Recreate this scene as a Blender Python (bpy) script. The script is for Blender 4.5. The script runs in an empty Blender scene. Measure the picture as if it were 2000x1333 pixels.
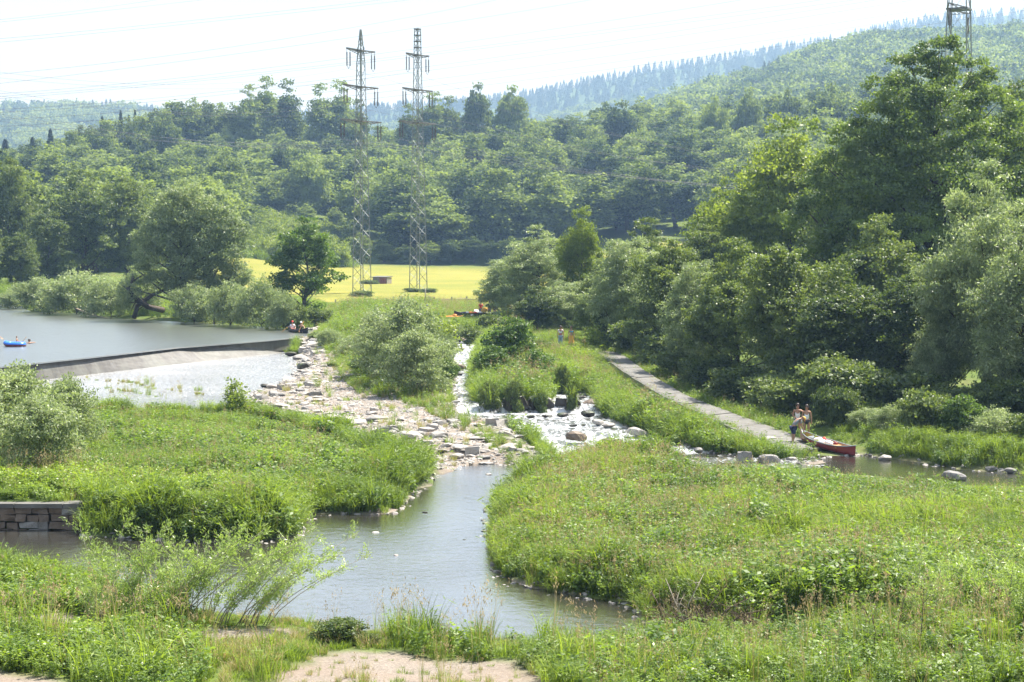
import bpy, bmesh, math, random
import numpy as np
from mathutils import Vector, Matrix
scene = bpy.context.scene
COL = scene.collection
R = math.radians

# ------------------------------------------------------------------ camera
F = 3400.0
CAMZ = 10.0
PITCH = math.atan((666.5 - 470.0) / F)
cam_data = bpy.data.cameras.new("camera")
cam_data.sensor_width = 36.0
cam_data.lens = F / 2000.0 * 36.0
cam_data.clip_start = 0.5
cam_data.clip_end = 12000.0
cam = bpy.data.objects.new("camera", cam_data)
COL.objects.link(cam)
cam.location = (0, 0, CAMZ)
cam.rotation_euler = (math.pi / 2 - PITCH, 0, 0)
scene.camera = cam

# ------------------------------------------------------------------ light
SUN_AZ, SUN_EL = R(52), R(60)
world = bpy.data.worlds.new("World")
scene.world = world
world.use_nodes = True
nt = world.node_tree
nt.nodes.clear()
n_out = nt.nodes.new("ShaderNodeOutputWorld")
n_bg = nt.nodes.new("ShaderNodeBackground")
n_sky = nt.nodes.new("ShaderNodeTexSky")
n_sky.sky_type = 'NISHITA'
n_sky.sun_disc = False
n_sky.sun_elevation = SUN_EL
n_sky.sun_rotation = SUN_AZ
n_sky.air_density = 1.0
n_sky.dust_density = 3.0
n_sky.ozone_density = 1.0
n_tc = nt.nodes.new("ShaderNodeTexCoord")
n_map = nt.nodes.new("ShaderNodeMapping")
n_map.inputs['Scale'].default_value = (1.0, 1.0, 3.2)
n_noise = nt.nodes.new("ShaderNodeTexNoise")
n_noise.inputs['Scale'].default_value = 3.2
n_noise.inputs['Detail'].default_value = 6
n_noise.inputs['Roughness'].default_value = 0.55
n_noise.inputs['Distortion'].default_value = 0.4
n_ramp = nt.nodes.new("ShaderNodeValToRGB")
n_ramp.color_ramp.elements[0].position = 0.33
n_ramp.color_ramp.elements[0].color = (0.80, 0.80, 0.80, 1)
n_ramp.color_ramp.elements[1].position = 0.62
n_ramp.color_ramp.elements[1].color = (0.98, 0.98, 0.98, 1)
n_mix = nt.nodes.new("ShaderNodeMix")
n_mix.data_type = 'RGBA'
n_mix.inputs[7].default_value = (2.15, 2.42, 2.95, 1)
nt.links.new(n_tc.outputs['Generated'], n_map.inputs['Vector'])
nt.links.new(n_map.outputs['Vector'], n_noise.inputs['Vector'])
nt.links.new(n_noise.outputs['Fac'], n_ramp.inputs['Fac'])
nt.links.new(n_ramp.outputs['Color'], n_mix.inputs[0])
nt.links.new(n_sky.outputs['Color'], n_mix.inputs[6])
nt.links.new(n_mix.outputs[2], n_bg.inputs['Color'])
n_bg.inputs['Strength'].default_value = 0.12
nt.links.new(n_bg.outputs['Background'], n_out.inputs['Surface'])

sun_d = bpy.data.lights.new("sun", 'SUN')
sun_d.energy = 5.0
sun_d.angle = R(0.5)
sun_d.color = (1.0, 0.97, 0.91)
sun = bpy.data.objects.new("sun", sun_d)
COL.objects.link(sun)
SUNV = Vector((math.sin(SUN_AZ) * math.cos(SUN_EL), math.cos(SUN_AZ) * math.cos(SUN_EL), math.sin(SUN_EL)))
sun.rotation_euler = SUNV.to_track_quat('Z', 'Y').to_euler()
sun.location = (0, 0, 60)

scene.view_settings.view_transform = 'Standard'
scene.view_settings.look = 'None'
scene.view_settings.gamma = 1.0
scene.view_settings.exposure = 1.52
cy = scene.cycles
cy.max_bounces = 6
cy.diffuse_bounces = 3
cy.glossy_bounces = 3
cy.transmission_bounces = 4
cy.transparent_max_bounces = 6
cy.volume_bounces = 0
cy.use_denoising = True
try:
    cy.denoiser = 'OPENIMAGEDENOISE'
except Exception:
    pass
cy.use_adaptive_sampling = True
cy.caustics_reflective = False
cy.caustics_refractive = False

# ------------------------------------------------------------------ pixel helpers (photo pixels, 2000 x 1333)
CP, SP = math.cos(PITCH), math.sin(PITCH)
def P(px, py, z=0.0):
    u, v = (px - 1000) / F, (666.5 - py) / F
    dy, dz = CP + v * SP, -SP + v * CP
    t = (z - CAMZ) / dz
    return (u * t, dy * t, z)
def PD(px, py, d):
    u, v = (px - 1000) / F, (666.5 - py) / F
    dy, dz = CP + v * SP, -SP + v * CP
    t = d / dy
    return (u * t, d, CAMZ + dz * t)
def PX(px, d):
    return (px - 1000) / F * d
def poly(pts, z):
    return np.array([P(a, b, z(a, b) if callable(z) else z)[:2] for a, b in pts])

# ------------------------------------------------------------------ object helpers
def setp(o, label=None, cat=None, group=None, kind=None):
    if label: o['label'] = label
    if cat: o['category'] = cat
    if group: o['group'] = group
    if kind: o['kind'] = kind
    return o
def link(name, data, parent=None):
    o = bpy.data.objects.new(name, data)
    COL.objects.link(o)
    if parent is not None:
        o.parent = parent
    return o
def thing(name, label, cat, loc=(0, 0, 0), rz=0.0, scale=1.0, group=None):
    o = bpy.data.objects.new(name, None)
    COL.objects.link(o)
    o.empty_display_size = 0.3
    o.location = loc
    o.rotation_euler = (0, 0, rz)
    o.scale = scale if isinstance(scale, (tuple, list)) else (scale,) * 3
    return setp(o, label, cat, group)
def copy_tree(o, parent=None):
    c = o.copy()
    COL.objects.link(c)
    c.parent = parent
    for ch in KIDS.get(o.name, []):
        copy_tree(ch, c)
    return c
KIDS = {}
def kid(o, parent):
    o.parent = parent
    KIDS.setdefault(parent.name, []).append(o)
    return o

def mesh_np(name, V, Fc, mats, tint=None, smooth=False, mi=None):
    V = np.asarray(V, dtype=np.float32).reshape(-1, 3)
    Fc = np.asarray(Fc, dtype=np.int32)
    k = Fc.shape[1]
    me = bpy.data.meshes.new(name)
    me.vertices.add(len(V))
    me.vertices.foreach_set('co', V.ravel())
    me.loops.add(Fc.size)
    me.loops.foreach_set('vertex_index', Fc.ravel())
    me.polygons.add(len(Fc))
    me.polygons.foreach_set('loop_start', np.arange(len(Fc), dtype=np.int32) * k)
    if mi is not None:
        me.polygons.foreach_set('material_index', np.asarray(mi, dtype=np.int32))
    me.polygons.foreach_set('use_smooth', np.full(len(Fc), smooth))
    me.update(calc_edges=True)
    if tint is not None:
        a = me.attributes.new('tint', 'FLOAT', 'FACE')
        a.data.foreach_set('value', np.asarray(tint, dtype=np.float32))
    for m in (mats if isinstance(mats, (list, tuple)) else [mats]):
        me.materials.append(m)
    return me

class MB:
    """collects simple solids into one mesh"""
    def __init__(s):
        s.v, s.f, s.m, s.sm = [], [], [], []
    def add(s, vs, fs, m=0, smooth=False):
        b = len(s.v)
        s.v += [tuple(v) for v in vs]
        s.f += [tuple(i + b for i in f) for f in fs]
        s.m += [m] * len(fs)
        s.sm += [smooth] * len(fs)
    def box(s, c, d, rot=None, m=0):
        vs = []
        for x in (-.5, .5):
            for y in (-.5, .5):
                for z in (-.5, .5):
                    v = Vector((x * d[0], y * d[1], z * d[2]))
                    if rot is not None: v = rot @ v
                    vs.append(v + Vector(c))
        s.add(vs, [(0, 1, 3, 2), (4, 6, 7, 5), (0, 4, 5, 1), (2, 3, 7, 6), (0, 2, 6, 4), (1, 5, 7, 3)], m)
    def tube(s, pts, rad, n=6, m=0, smooth=True, cap=True, flat=1.0):
        pts = [Vector(p) for p in pts]
        rad = rad if isinstance(rad, (list, tuple)) else [rad] * len(pts)
        vs, fs = [], []
        up = Vector((0, 0, 1))
        for i, p in enumerate(pts):
            t = (pts[min(i + 1, len(pts) - 1)] - pts[max(i - 1, 0)])
            t = t.normalized() if t.length > 1e-9 else Vector((0, 0, 1))
            a = t.cross(up)
            if a.length < 0.05: a = t.cross(Vector((0, 1, 0)))
            a.normalize()
            b = t.cross(a)
            for k in range(n):
                an = 2 * math.pi * k / n
                vs.append(p + (a * math.cos(an) + b * math.sin(an) * flat) * rad[i])
        for i in range(len(pts) - 1):
            for k in range(n):
                fs.append((i * n + k, i * n + (k + 1) % n, (i + 1) * n + (k + 1) % n, (i + 1) * n + k))
        if cap:
            fs.append(tuple(range(n))[::-1])
            fs.append(tuple((len(pts) - 1) * n + k for k in range(n)))
        s.add(vs, fs, m, smooth)
    def bar(s, a, b, w, t=None, m=0):
        a, b = Vector(a), Vector(b)
        d = b - a
        L = d.length
        rot = d.to_track_quat('Z', 'Y').to_matrix()
        s.box((a + b) / 2, (w, t or w, L), rot, m)
    def ell(s, c, r, nu=10, nv=7, m=0, rot=None, v0=0.0, v1=math.pi):
        vs, fs = [], []
        for j in range(nv + 1):
            th = v0 + (v1 - v0) * j / nv
            for i in range(nu):
                ph = 2 * math.pi * i / nu
                v = Vector((r[0] * math.sin(th) * math.cos(ph), r[1] * math.sin(th) * math.sin(ph), r[2] * math.cos(th)))
                if rot is not None: v = rot @ v
                vs.append(v + Vector(c))
        for j in range(nv):
            for i in range(nu):
                fs.append((j * nu + i, (j + 1) * nu + i, (j + 1) * nu + (i + 1) % nu, j * nu + (i + 1) % nu))
        s.add(vs, fs, m, True)
    def mesh(s, name, mats):
        me = bpy.data.meshes.new(name)
        me.from_pydata(s.v, [], s.f)
        me.polygons.foreach_set('material_index', s.m)
        me.polygons.foreach_set('use_smooth', s.sm)
        for m in (mats if isinstance(mats, (list, tuple)) else [mats]):
            me.materials.append(m)
        me.update()
        return me
    def obj(s, name, mats, parent=None):
        o = link(name, s.mesh(name, mats))
        if parent is not None: kid(o, parent)
        return o

# ------------------------------------------------------------------ materials
def new_mat(name):
    m = bpy.data.materials.new(name)
    m.use_nodes = True
    t = m.node_tree
    t.nodes.clear()
    o = t.nodes.new("ShaderNodeOutputMaterial")
    return m, t, o
def N(t, kind, **kw):
    n = t.nodes.new(kind)
    for k, v in kw.items():
        if k in n.inputs: n.inputs[k].default_value = v
        else: setattr(n, k, v)
    return n
def mixc(t, fac, a, b, blend='MIX'):
    n = t.nodes.new("ShaderNodeMix")
    n.data_type = 'RGBA'
    n.blend_type = blend
    for s, v in ((0, fac), (6, a), (7, b)):
        if isinstance(v, bpy.types.NodeSocket): t.links.new(v, n.inputs[s])
        else: n.inputs[s].default_value = (*v, 1) if isinstance(v, tuple) and len(v) == 3 else v
    return n.outputs[2]
def ramp(t, fac, lo, hi, a=0.0, b=1.0):
    n = t.nodes.new("ShaderNodeMapRange")
    n.inputs['From Min'].default_value = lo
    n.inputs['From Max'].default_value = hi
    n.inputs['To Min'].default_value = a
    n.inputs['To Max'].default_value = b
    t.links.new(fac, n.inputs['Value'])
    return n.outputs[0]
def noise(t, scale, detail=3, rough=0.5, coord=None, dist=0.0):
    n = t.nodes.new("ShaderNodeTexNoise")
    n.inputs['Scale'].default_value = scale
    n.inputs['Detail'].default_value = detail
    n.inputs['Roughness'].default_value = rough
    n.inputs['Distortion'].default_value = dist
    if coord is None:
        g = t.nodes.new("ShaderNodeNewGeometry")
        coord = g.outputs['Position']
    t.links.new(coord, n.inputs['Vector'])
    return n.outputs['Fac']
def attr(t, name, kind='GEOMETRY'):
    n = t.nodes.new("ShaderNodeAttribute")
    n.attribute_name = name
    n.attribute_type = kind
    return n.outputs['Fac']

def leaf_mat(name, dark, light, trans=0.42, tmul=(1.5, 1.5, 0.6), rough=0.5, spec=0.4, patch=0.12, per_obj=0.35):
    """leaf surface: two leaf colours mixed per leaf, per plant and in patches; light passes through"""
    m, t, o = new_mat(name)
    a = attr(t, 'tint')
    oi = t.nodes.new("ShaderNodeObjectInfo")
    nz = noise(t, patch, 2)
    m1 = t.nodes.new("ShaderNodeMath"); m1.operation = 'MULTIPLY_ADD'
    t.links.new(oi.outputs['Random'], m1.inputs[0]); m1.inputs[1].default_value = per_obj; m1.inputs[2].default_value = -per_obj / 2
    m2 = t.nodes.new("ShaderNodeMath"); m2.operation = 'ADD'
    t.links.new(a, m2.inputs[0]); t.links.new(m1.outputs[0], m2.inputs[1])
    m3 = t.nodes.new("ShaderNodeMath"); m3.operation = 'ADD'; m3.use_clamp = True
    t.links.new(m2.outputs[0], m3.inputs[0]); t.links.new(ramp(t, nz, 0.3, 0.7, -0.3, 0.3), m3.inputs[1])
    c = mixc(t, m3.outputs[0], dark, light)
    p = N(t, "ShaderNodeBsdfPrincipled", Roughness=rough)
    p.inputs['Specular IOR Level'].default_value = spec
    t.links.new(c, p.inputs['Base Color'])
    tr = t.nodes.new("ShaderNodeBsdfTranslucent")
    t.links.new(mixc(t, 1.0, c, tmul, 'MULTIPLY'), tr.inputs['Color'])
    mx = t.nodes.new("ShaderNodeMixShader")
    mx.inputs[0].default_value = trans
    t.links.new(p.outputs[0], mx.inputs[1]); t.links.new(tr.outputs[0], mx.inputs[2])
    t.links.new(mx.outputs[0], o.inputs['Surface'])
    return m
def plain(name, col, rough=0.6, spec=0.3, var=0.15, scale=6.0, metal=0.0, bump=0.0):
    m, t, o = new_mat(name)
    nz = noise(t, scale, 4, 0.6)
    c = mixc(t, ramp(t, nz, 0.3, 0.7), tuple(x * (1 - var) for x in col), tuple(min(1, x * (1 + var)) for x in col))
    p = N(t, "ShaderNodeBsdfPrincipled", Roughness=rough, Metallic=metal)
    p.inputs['Specular IOR Level'].default_value = spec
    t.links.new(c, p.inputs['Base Color'])
    if bump:
        b = N(t, "ShaderNodeBump", Strength=bump, Distance=0.02)
        t.links.new(nz, b.inputs['Height']); t.links.new(b.outputs[0], p.inputs['Normal'])
    t.links.new(p.outputs[0], o.inputs['Surface'])
    return m

M = {}
M['leaf_ash'] = leaf_mat('ash leaves', (0.048, 0.088, 0.028), (0.180, 0.250, 0.070), 0.38)
M['leaf_dark'] = leaf_mat('dark broad leaves', (0.048, 0.082, 0.030), (0.190, 0.245, 0.080), 0.38)
M['leaf_yellow'] = leaf_mat('yellow green leaves', (0.100, 0.150, 0.030), (0.260, 0.320, 0.065), 0.48)
M['leaf_willow'] = leaf_mat('grey green willow leaves', (0.150, 0.195, 0.095), (0.350, 0.400, 0.220), 0.40, (1.3, 1.4, 0.75), 0.48, 0.4)
M['leaf_forest'] = leaf_mat('forest leaves', (0.048, 0.078, 0.034), (0.215, 0.275, 0.100), 0.42, rough=.65, spec=.2, per_obj=1.1, patch=0.02)
M['leaf_alder'] = leaf_mat('alder leaves', (0.040, 0.085, 0.022), (0.140, 0.220, 0.048), 0.42)
M['needle'] = leaf_mat('spruce needles', (0.022, 0.048, 0.026), (0.050, 0.085, 0.040), 0.15, patch=0.02)
M['grass'] = leaf_mat('tall green grass', (0.085, 0.140, 0.030), (0.255, 0.340, 0.070), 0.48, (1.5, 1.5, 0.5), 0.5, 0.3, 0.22, 0.5)
M['grass_dry'] = leaf_mat('dry straw grass', (0.30, 0.25, 0.11), (0.48, 0.41, 0.22), 0.40, (1.2, 1.1, 0.8), 0.6, 0.3, 0.3)
M['seed'] = leaf_mat('grass seed heads', (0.27, 0.21, 0.12), (0.42, 0.35, 0.20), 0.35, (1.2, 1.1, 0.9), 0.7, 0.2, 0.3)
M['herb'] = leaf_mat('leafy herbs', (0.055, 0.110, 0.026), (0.225, 0.320, 0.070), 0.45, (1.5, 1.5, 0.5), 0.48, 0.35, 0.25, 0.5)
M['herb_bright'] = leaf_mat('bright leafy herbs', (0.11, 0.18, 0.03), (0.29, 0.39, 0.06), 0.48, (1.4, 1.4, 0.5), 0.4, 0.5, 0.3, 0.4)
M['bark'] = plain('bark', (0.085, 0.07, 0.055), 0.9, 0.1, 0.4, 4.0, bump=0.5)
M['bark_pale'] = plain('pale dead wood', (0.40, 0.33, 0.26), 0.9, 0.1, 0.3, 8.0)
M['bark_grey'] = plain('weathered grey wood', (0.30, 0.27, 0.22), 0.85, 0.1, 0.3, 5.0)
M['twig'] = plain('brown dead twigs', (0.11, 0.085, 0.06), 0.9, 0.1, 0.35, 5.0)
M['steel'] = plain('galvanised steel', (0.20, 0.215, 0.19), 0.5, 0.5, 0.25, 2.0, 0.2)
M['steel_dark'] = plain('weathered steel', (0.12, 0.115, 0.10), 0.6, 0.4, 0.3, 2.0, 0.1)
M['insul'] = plain('brown glazed insulator', (0.075, 0.05, 0.045), 0.3, 0.5, 0.1)
M['cable'] = plain('aluminium cable', (0.10, 0.10, 0.12), 0.5, 0.5, 0.1)
M['skin'] = plain('skin', (0.50, 0.30, 0.21), 0.55, 0.35, 0.06, 5.0)
M['skin_dark'] = plain('tanned skin', (0.36, 0.20, 0.13), 0.55, 0.35, 0.06, 5.0)
M['hair'] = plain('dark brown hair', (0.035, 0.022, 0.015), 0.5, 0.4, 0.3, 30.0)
M['hair_light'] = plain('light brown hair', (0.20, 0.13, 0.07), 0.5, 0.4, 0.3, 30.0)
M['white'] = plain('white cloth', (0.78, 0.78, 0.80), 0.8, 0.2, 0.04)
M['black'] = plain('black plastic', (0.020, 0.022, 0.026), 0.4, 0.4, 0.2)
M['red'] = plain('bright red plastic', (0.62, 0.05, 0.03), 0.45, 0.4, 0.1)
M['orange'] = plain('orange plastic', (0.78, 0.22, 0.04), 0.5, 0.4, 0.1)
M['blue'] = plain('blue vinyl', (0.03, 0.16, 0.62), 0.3, 0.5, 0.08)
M['maroon'] = plain('dark red hull', (0.22, 0.022, 0.028), 0.3, 0.5, 0.12, 3.0)
M['ochre'] = plain('ochre canoe lining', (0.42, 0.26, 0.10), 0.6, 0.3, 0.15)
M['paddlewood'] = plain('varnished orange paddle wood', (0.72, 0.34, 0.09), 0.4, 0.5, 0.1)
M['grey'] = plain('grey cloth', (0.22, 0.24, 0.26), 0.8, 0.2, 0.1)
M['navy'] = plain('dark blue cloth', (0.03, 0.04, 0.09), 0.8, 0.2, 0.1)
M['yellow'] = plain('yellow cloth', (0.75, 0.42, 0.08), 0.8, 0.2, 0.1)
M['cyan'] = plain('turquoise cloth', (0.05, 0.42, 0.62), 0.8, 0.2, 0.05)
M['pink'] = plain('coral pink cloth', (0.80, 0.22, 0.16), 0.8, 0.2, 0.1)
M['jeans'] = plain('faded jeans', (0.28, 0.36, 0.50), 0.8, 0.2, 0.15)
M['dark_eye'] = plain('dark eye', (0.02, 0.015, 0.012), 0.2, 0.5, 0.0)
M['lip'] = plain('lips', (0.42, 0.14, 0.11), 0.5, 0.3, 0.0)

def stone_mat(name, a, b, rough=0.85, spec=0.25, moss=0.0):
    m, t, o = new_mat(name)
    g = t.nodes.new("ShaderNodeNewGeometry")
    nz = noise(t, 2.2, 6, 0.65)
    oi = t.nodes.new("ShaderNodeObjectInfo")
    c = mixc(t, ramp(t, nz, 0.35, 0.65), a, b)
    c = mixc(t, ramp(t, oi.outputs['Random'], 0, 1, 0.0, 0.45), c, (0.42, 0.40, 0.37)) if not moss else c
    f = noise(t, 22, 3, 0.6)
    c = mixc(t, ramp(t, f, 0.45, 0.75, 0, 0.45), c, tuple(x * 0.45 for x in a))
    if moss:
        sep = t.nodes.new("ShaderNodeSeparateXYZ"); t.links.new(g.outputs['Normal'], sep.inputs[0])
        mn = t.nodes.new("ShaderNodeMath"); mn.operation = 'MULTIPLY'
        t.links.new(ramp(t, sep.outputs['Z'], 0.2, 0.8), mn.inputs[0]); t.links.new(ramp(t, noise(t, 1.3, 3), 0.4, 0.6, 0, moss), mn.inputs[1])
        c = mixc(t, mn.outputs[0], c, (0.06, 0.09, 0.02))
    p = N(t, "ShaderNodeBsdfPrincipled", Roughness=rough)
    p.inputs['Specular IOR Level'].default_value = spec
    t.links.new(c, p.inputs['Base Color'])
    b_ = N(t, "ShaderNodeBump", Strength=0.5, Distance=0.04)
    t.links.new(nz, b_.inputs['Height']); t.links.new(b_.outputs[0], p.inputs['Normal'])
    t.links.new(p.outputs[0], o.inputs['Surface'])
    return m
M['stone'] = stone_mat('pale river stone', (0.24, 0.22, 0.20), (0.40, 0.37, 0.34))
M['stone_grey'] = stone_mat('grey river stone', (0.13, 0.125, 0.12), (0.26, 0.25, 0.24))
M['stone_wet'] = stone_mat('wet dark boulder', (0.022, 0.019, 0.016), (0.065, 0.055, 0.045), 0.45, 0.4, 0.7)
M['stone_brown'] = stone_mat('brown boulder', (0.10, 0.075, 0.055), (0.20, 0.15, 0.11), 0.6, 0.4, 0.01)
# ------------------------------------------------------------------ terrain
TC = np.array([-1500, 0, 180, 400, 700, 1000, 1300, 1700, 2600], float)
TD = np.array([5, 30, 38, 43, 60, 80, 100, 115, 130, 155, 200, 250, 300, 400, 430, 480, 550, 600, 660, 900, 1300, 5000], float)
TZ = np.array([
 [1.8, 1.8, 1.8, 1.8, 1.8, 1.8, 1.8, 1.8, 1.8],
 [1.3, 1.3, 1.3, 1.3, 1.3, 1.3, 1.3, 1.3, 1.3],
 [0.9, 0.9, 0.9, 0.9, 0.9, 0.8, 0.8, 0.9, 0.9],
 [0.8, 0.6, 0.6, 0.6, 0.5, 0.5, 0.5, 0.6, 0.8],
 [0.9, 0.9, 0.8500000000000001, 0.8, 0.6, 0.5, 0.6, 0.6, 0.7],
 [0.9, 0.9, 0.8500000000000001, 0.8, 0.7, 0.5, 0.6, 0.7, 1.0],
 [0.9, 0.9, 0.8500000000000001, 0.8, 0.75, 0.85, 0.9, 1.5, 1.8],
 [0.9, 0.9, 0.8500000000000001, 0.8, 0.9, 1.05, 1.3, 2.0, 2.3],
 [1.2, 1.2, 1.1, 1.0, 1.2, 1.3, 1.8, 2.5, 2.8],
 [1.9, 1.9, 1.7999999999999998, 1.7, 1.8, 1.8, 2.2, 3.0, 3.2],
 [2.2, 2.2, 2.1500000000000004, 2.1, 2.1, 2.1, 2.6, 4.0, 4.2],
 [3.0, 2.6, 2.45, 2.3, 2.1, 2.1, 3.0, 5.0, 5.5],
 [5.0, 4.5, 4.0, 3.0, 2.5, 2.4, 4.0, 6.0, 7.0],
 [13., 12., 9, 7.0, 3.3, 3.2, 8.0, 13., 14.],
 [14., 14., 13, 11., 5.0, 6.0, 12., 17., 20.],
 [15., 17., 19, 15., 11., 14., 18., 25., 28.],
 [17, 20, 25, 23, 17, 24, 28, 36, 40],
 [19, 22, 29, 34, 30, 33, 36, 44, 48],
 [20, 23, 32, 37, 33, 38, 42, 50, 52],
 [20., 22., 26.0, 30., 30., 30., 32., 34., 36.],
 [20., 20., 20.0, 20., 20., 20., 20., 20., 20.],
 [20., 20., 20.0, 20., 20., 20., 20., 20., 20.]])
def sstep(a, b, x):
    t = np.clip((x - a) / (b - a), 0, 1)
    return t * t * (3 - 2 * t)
def vnoise(x, y, s, seed=0):
    """smooth value noise, -1..1"""
    x = x / s; y = y / s
    xi, yi = np.floor(x), np.floor(y)
    fx, fy = x - xi, y - yi
    fx = fx * fx * (3 - 2 * fx); fy = fy * fy * (3 - 2 * fy)
    def h(a, b):
        v = np.sin(a * 127.1 + b * 311.7 + seed * 74.7) * 43758.5453
        return (v - np.floor(v)) * 2 - 1
    return (h(xi, yi) * (1 - fx) + h(xi + 1, yi) * fx) * (1 - fy) + (h(xi, yi + 1) * (1 - fx) + h(xi + 1, yi + 1) * fx) * fy
def base_z(x, y):
    y = np.maximum(y, 5.1)
    c = np.clip(1000 + F * x / np.maximum(y, 20), TC[0], TC[-1] - 1e-3)
    d = np.clip(y, TD[0], TD[-1] - 1e-3)
    i = np.clip(np.searchsorted(TC, c, side='right') - 1, 0, len(TC) - 2)
    j = np.clip(np.searchsorted(TD, d, side='right') - 1, 0, len(TD) - 2)
    fc = (c - TC[i]) / (TC[i + 1] - TC[i]); fd = (d - TD[j]) / (TD[j + 1] - TD[j])
    fc = fc * fc * (3 - 2 * fc)
    return (TZ[j, i] * (1 - fc) + TZ[j, i + 1] * fc) * (1 - fd) + (TZ[j + 1, i] * (1 - fc) + TZ[j + 1, i + 1] * fc) * fd
def sdf(x, y, pg):
    """signed distance to polygon, negative inside"""
    d = np.full(x.shape, 1e9); ins = np.zeros(x.shape, bool)
    n = len(pg)
    for k in range(n):
        ax, ay = pg[k]; bx, by = pg[(k + 1) % n]
        ex, ey = bx - ax, by - ay
        t = np.clip(((x - ax) * ex + (y - ay) * ey) / (ex * ex + ey * ey + 1e-12), 0, 1)
        d = np.minimum(d, (x - ax - t * ex) ** 2 + (y - ay - t * ey) ** 2)
        if ay != by:
            c = ((ay > y) != (by > y)) & (x < (bx - ax) * (y - ay) / (by - ay) + ax)
            ins ^= c
    d = np.sqrt(d)
    return np.where(ins, -d, d)

LAKE_Z = 1.7
def wz_left(y):
    return np.interp(y, [78, 84, 90, 96, 101, 115, 150], [0.0, 0.10, 0.25, 0.34, 0.45, 0.58, 0.66])
STEPS = [(79.6, 0.0), (83.0, 0.12), (87.5, 0.22), (92.0, 0.30), (98.3, 0.62), (103, 0.75), (109, 0.88), (116, 1.0), (124, 1.12), (133, 1.24), (143, 1.36), (152, 1.47)]
def wz_right(y):
    z = np.zeros_like(y)
    prev = 0.0
    for yy, zz in STEPS[1:]:
        z = z + (zz - prev) * sstep(yy - 0.9, yy + 0.5, y)
        prev = zz
    return z
def zl(px, py):
    z = 0.3
    for _ in range(6): z = float(wz_left(np.array(P(px, py, z)[1])))
    return z
def zr(px, py):
    z = 0.5
    for _ in range(8): z = float(wz_right(np.array(P(px, py, z)[1])))
    return z
POOL = poly([(860,897),(960,907),(1045,910),(1090,905),(1300,882),(1420,893),(1555,903),(1600,893),(1680,888),(1800,903),(1880,918),(2100,930),(2700,960),
             (2700,1010),(2050,988),(1860,972),(1700,955),(1560,938),(1300,925),(1110,925),(1010,955),(962,985),(965,1085),(985,1130),(1040,1150),
             (1150,1170),(1240,1180),(1262,1215),(1450,1236),(1640,1244),(1720,1240),(2000,1250),(2600,1262),(2600,1280),(2000,1268),(1720,1262),(1640,1262),(1450,1266),(1330,1268),
             (1250,1268),(1190,1285),(1050,1290),(900,1284),(780,1274),(735,1255),(640,1238),(500,1228),(300,1212),(150,1170),(0,1140),(-500,1130),
             (-500,1042),(150,1045),(400,1058),(480,1063),(580,1048),(600,1003),(730,1006),(782,995),(802,960),(838,948),(842,905)], 0.0)
LSTREAM = poly([(842,915),(862,900),(750,868),(690,834),(640,820),(560,803),(500,792),(488,768),(555,748),(583,725),(583,702),(562,692),(547,690),
                (350,712),(168,733),(0,752),(-400,800),(-400,850),(0,838),(200,825),(470,818),(560,832),(640,850),(700,872),(760,898)], zl)
RAPIDS = poly([(874,654),(944,654),(946,672),(930,700),(922,740),(926,788),(985,797),(1060,790),(1085,770),(1130,765),(1165,780),(1178,800),(1215,830),
               (1270,848),(1300,866),(1420,888),(1560,902),(1560,915),(1300,925),(1110,915),(1090,905),(1060,880),(1000,838),(975,825),(893,802),(888,790),(884,720),(880,680)], zr)
LAKE = poly([(-700,830),(10,717),(175,699.6),(350,680),(525,666),(612,657),(606,651),(546,641),(438,634),(315,627),(245,623),(150,612),(60,609),(42,597),(0,593),(-700,585)], LAKE_Z)
WEIRSTRIP = poly([(-700,840),(10,722),(175,704),(350,684),(525,669),(600,661),(575,676),(547,691),(350,712),(168,733),(0,752),(-400,800)], 1.0)
PATH_L = [(1170,688,1.75),(1224,730,1.5),(1303,780,1.0),(1386,817,0.6),(1448,846,0.35),(1550,886,0.12)]
PATH_R = [(1208,688,1.75),(1262,728,1.5),(1340,775,1.0),(1440,812,0.6),(1525,842,0.35),(1610,876,0.12)]
PATHPG = np.array([P(*a)[:2] for a in PATH_L] + [P(*a)[:2] for a in PATH_R[::-1]])
BAR = poly([(600,668),(583,702),(583,730),(488,768),(500,792),(560,803),(690,832),(750,868),(860,897),(960,907),(1045,910),(1090,905),(1060,880),(1000,838),(940,800),(850,770),(790,760),(700,740),(640,700),(625,670)], 0.5)
SAND1 = poly([(520,1560),(560,1345),(600,1300),(690,1278),(770,1272),(860,1288),(1000,1292),(1060,1345),(1100,1560)], 0.95)
SAND2 = poly([(270,1238),(340,1226),(480,1226),(560,1236),(580,1250),(500,1262),(420,1262),(330,1258)], 0.75)
SAND3 = poly([(-200,1300),(0,1306),(140,1330),(200,1560),(-200,1560)], 1.0)
SAND4 = poly([(0,1195),(130,1190),(220,1215),(190,1240),(60,1232)], 0.8)
SAND5 = poly([(975,1118),(1040,1132),(1045,1152),(990,1140)], 0.15)
FIELD = poly([(440,545),(640,595),(900,596),(1200,600),(1700,560),(1700,500),(1100,522),(940,524),(700,530),(480,527)], 2.2)
# the mown field reaches the toe of the wooded slope
FIELD = np.array([(PX(400,215),215),(PX(600,222),222),(PX(900,225),225),(PX(1400,225),225),(PX(1400,412),412),(PX(1000,412),412),(PX(700,405),405),(PX(470,400),400),(PX(380,300),300)])
WATERS = [(POOL, lambda y: np.zeros_like(y), 0.6, 1.3), (LSTREAM, wz_left, 0.35, 1.6), (RAPIDS, wz_right, 0.4, 1.4), (LAKE, lambda y: np.full_like(y, LAKE_Z), 0.6, 1.2)]

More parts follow.
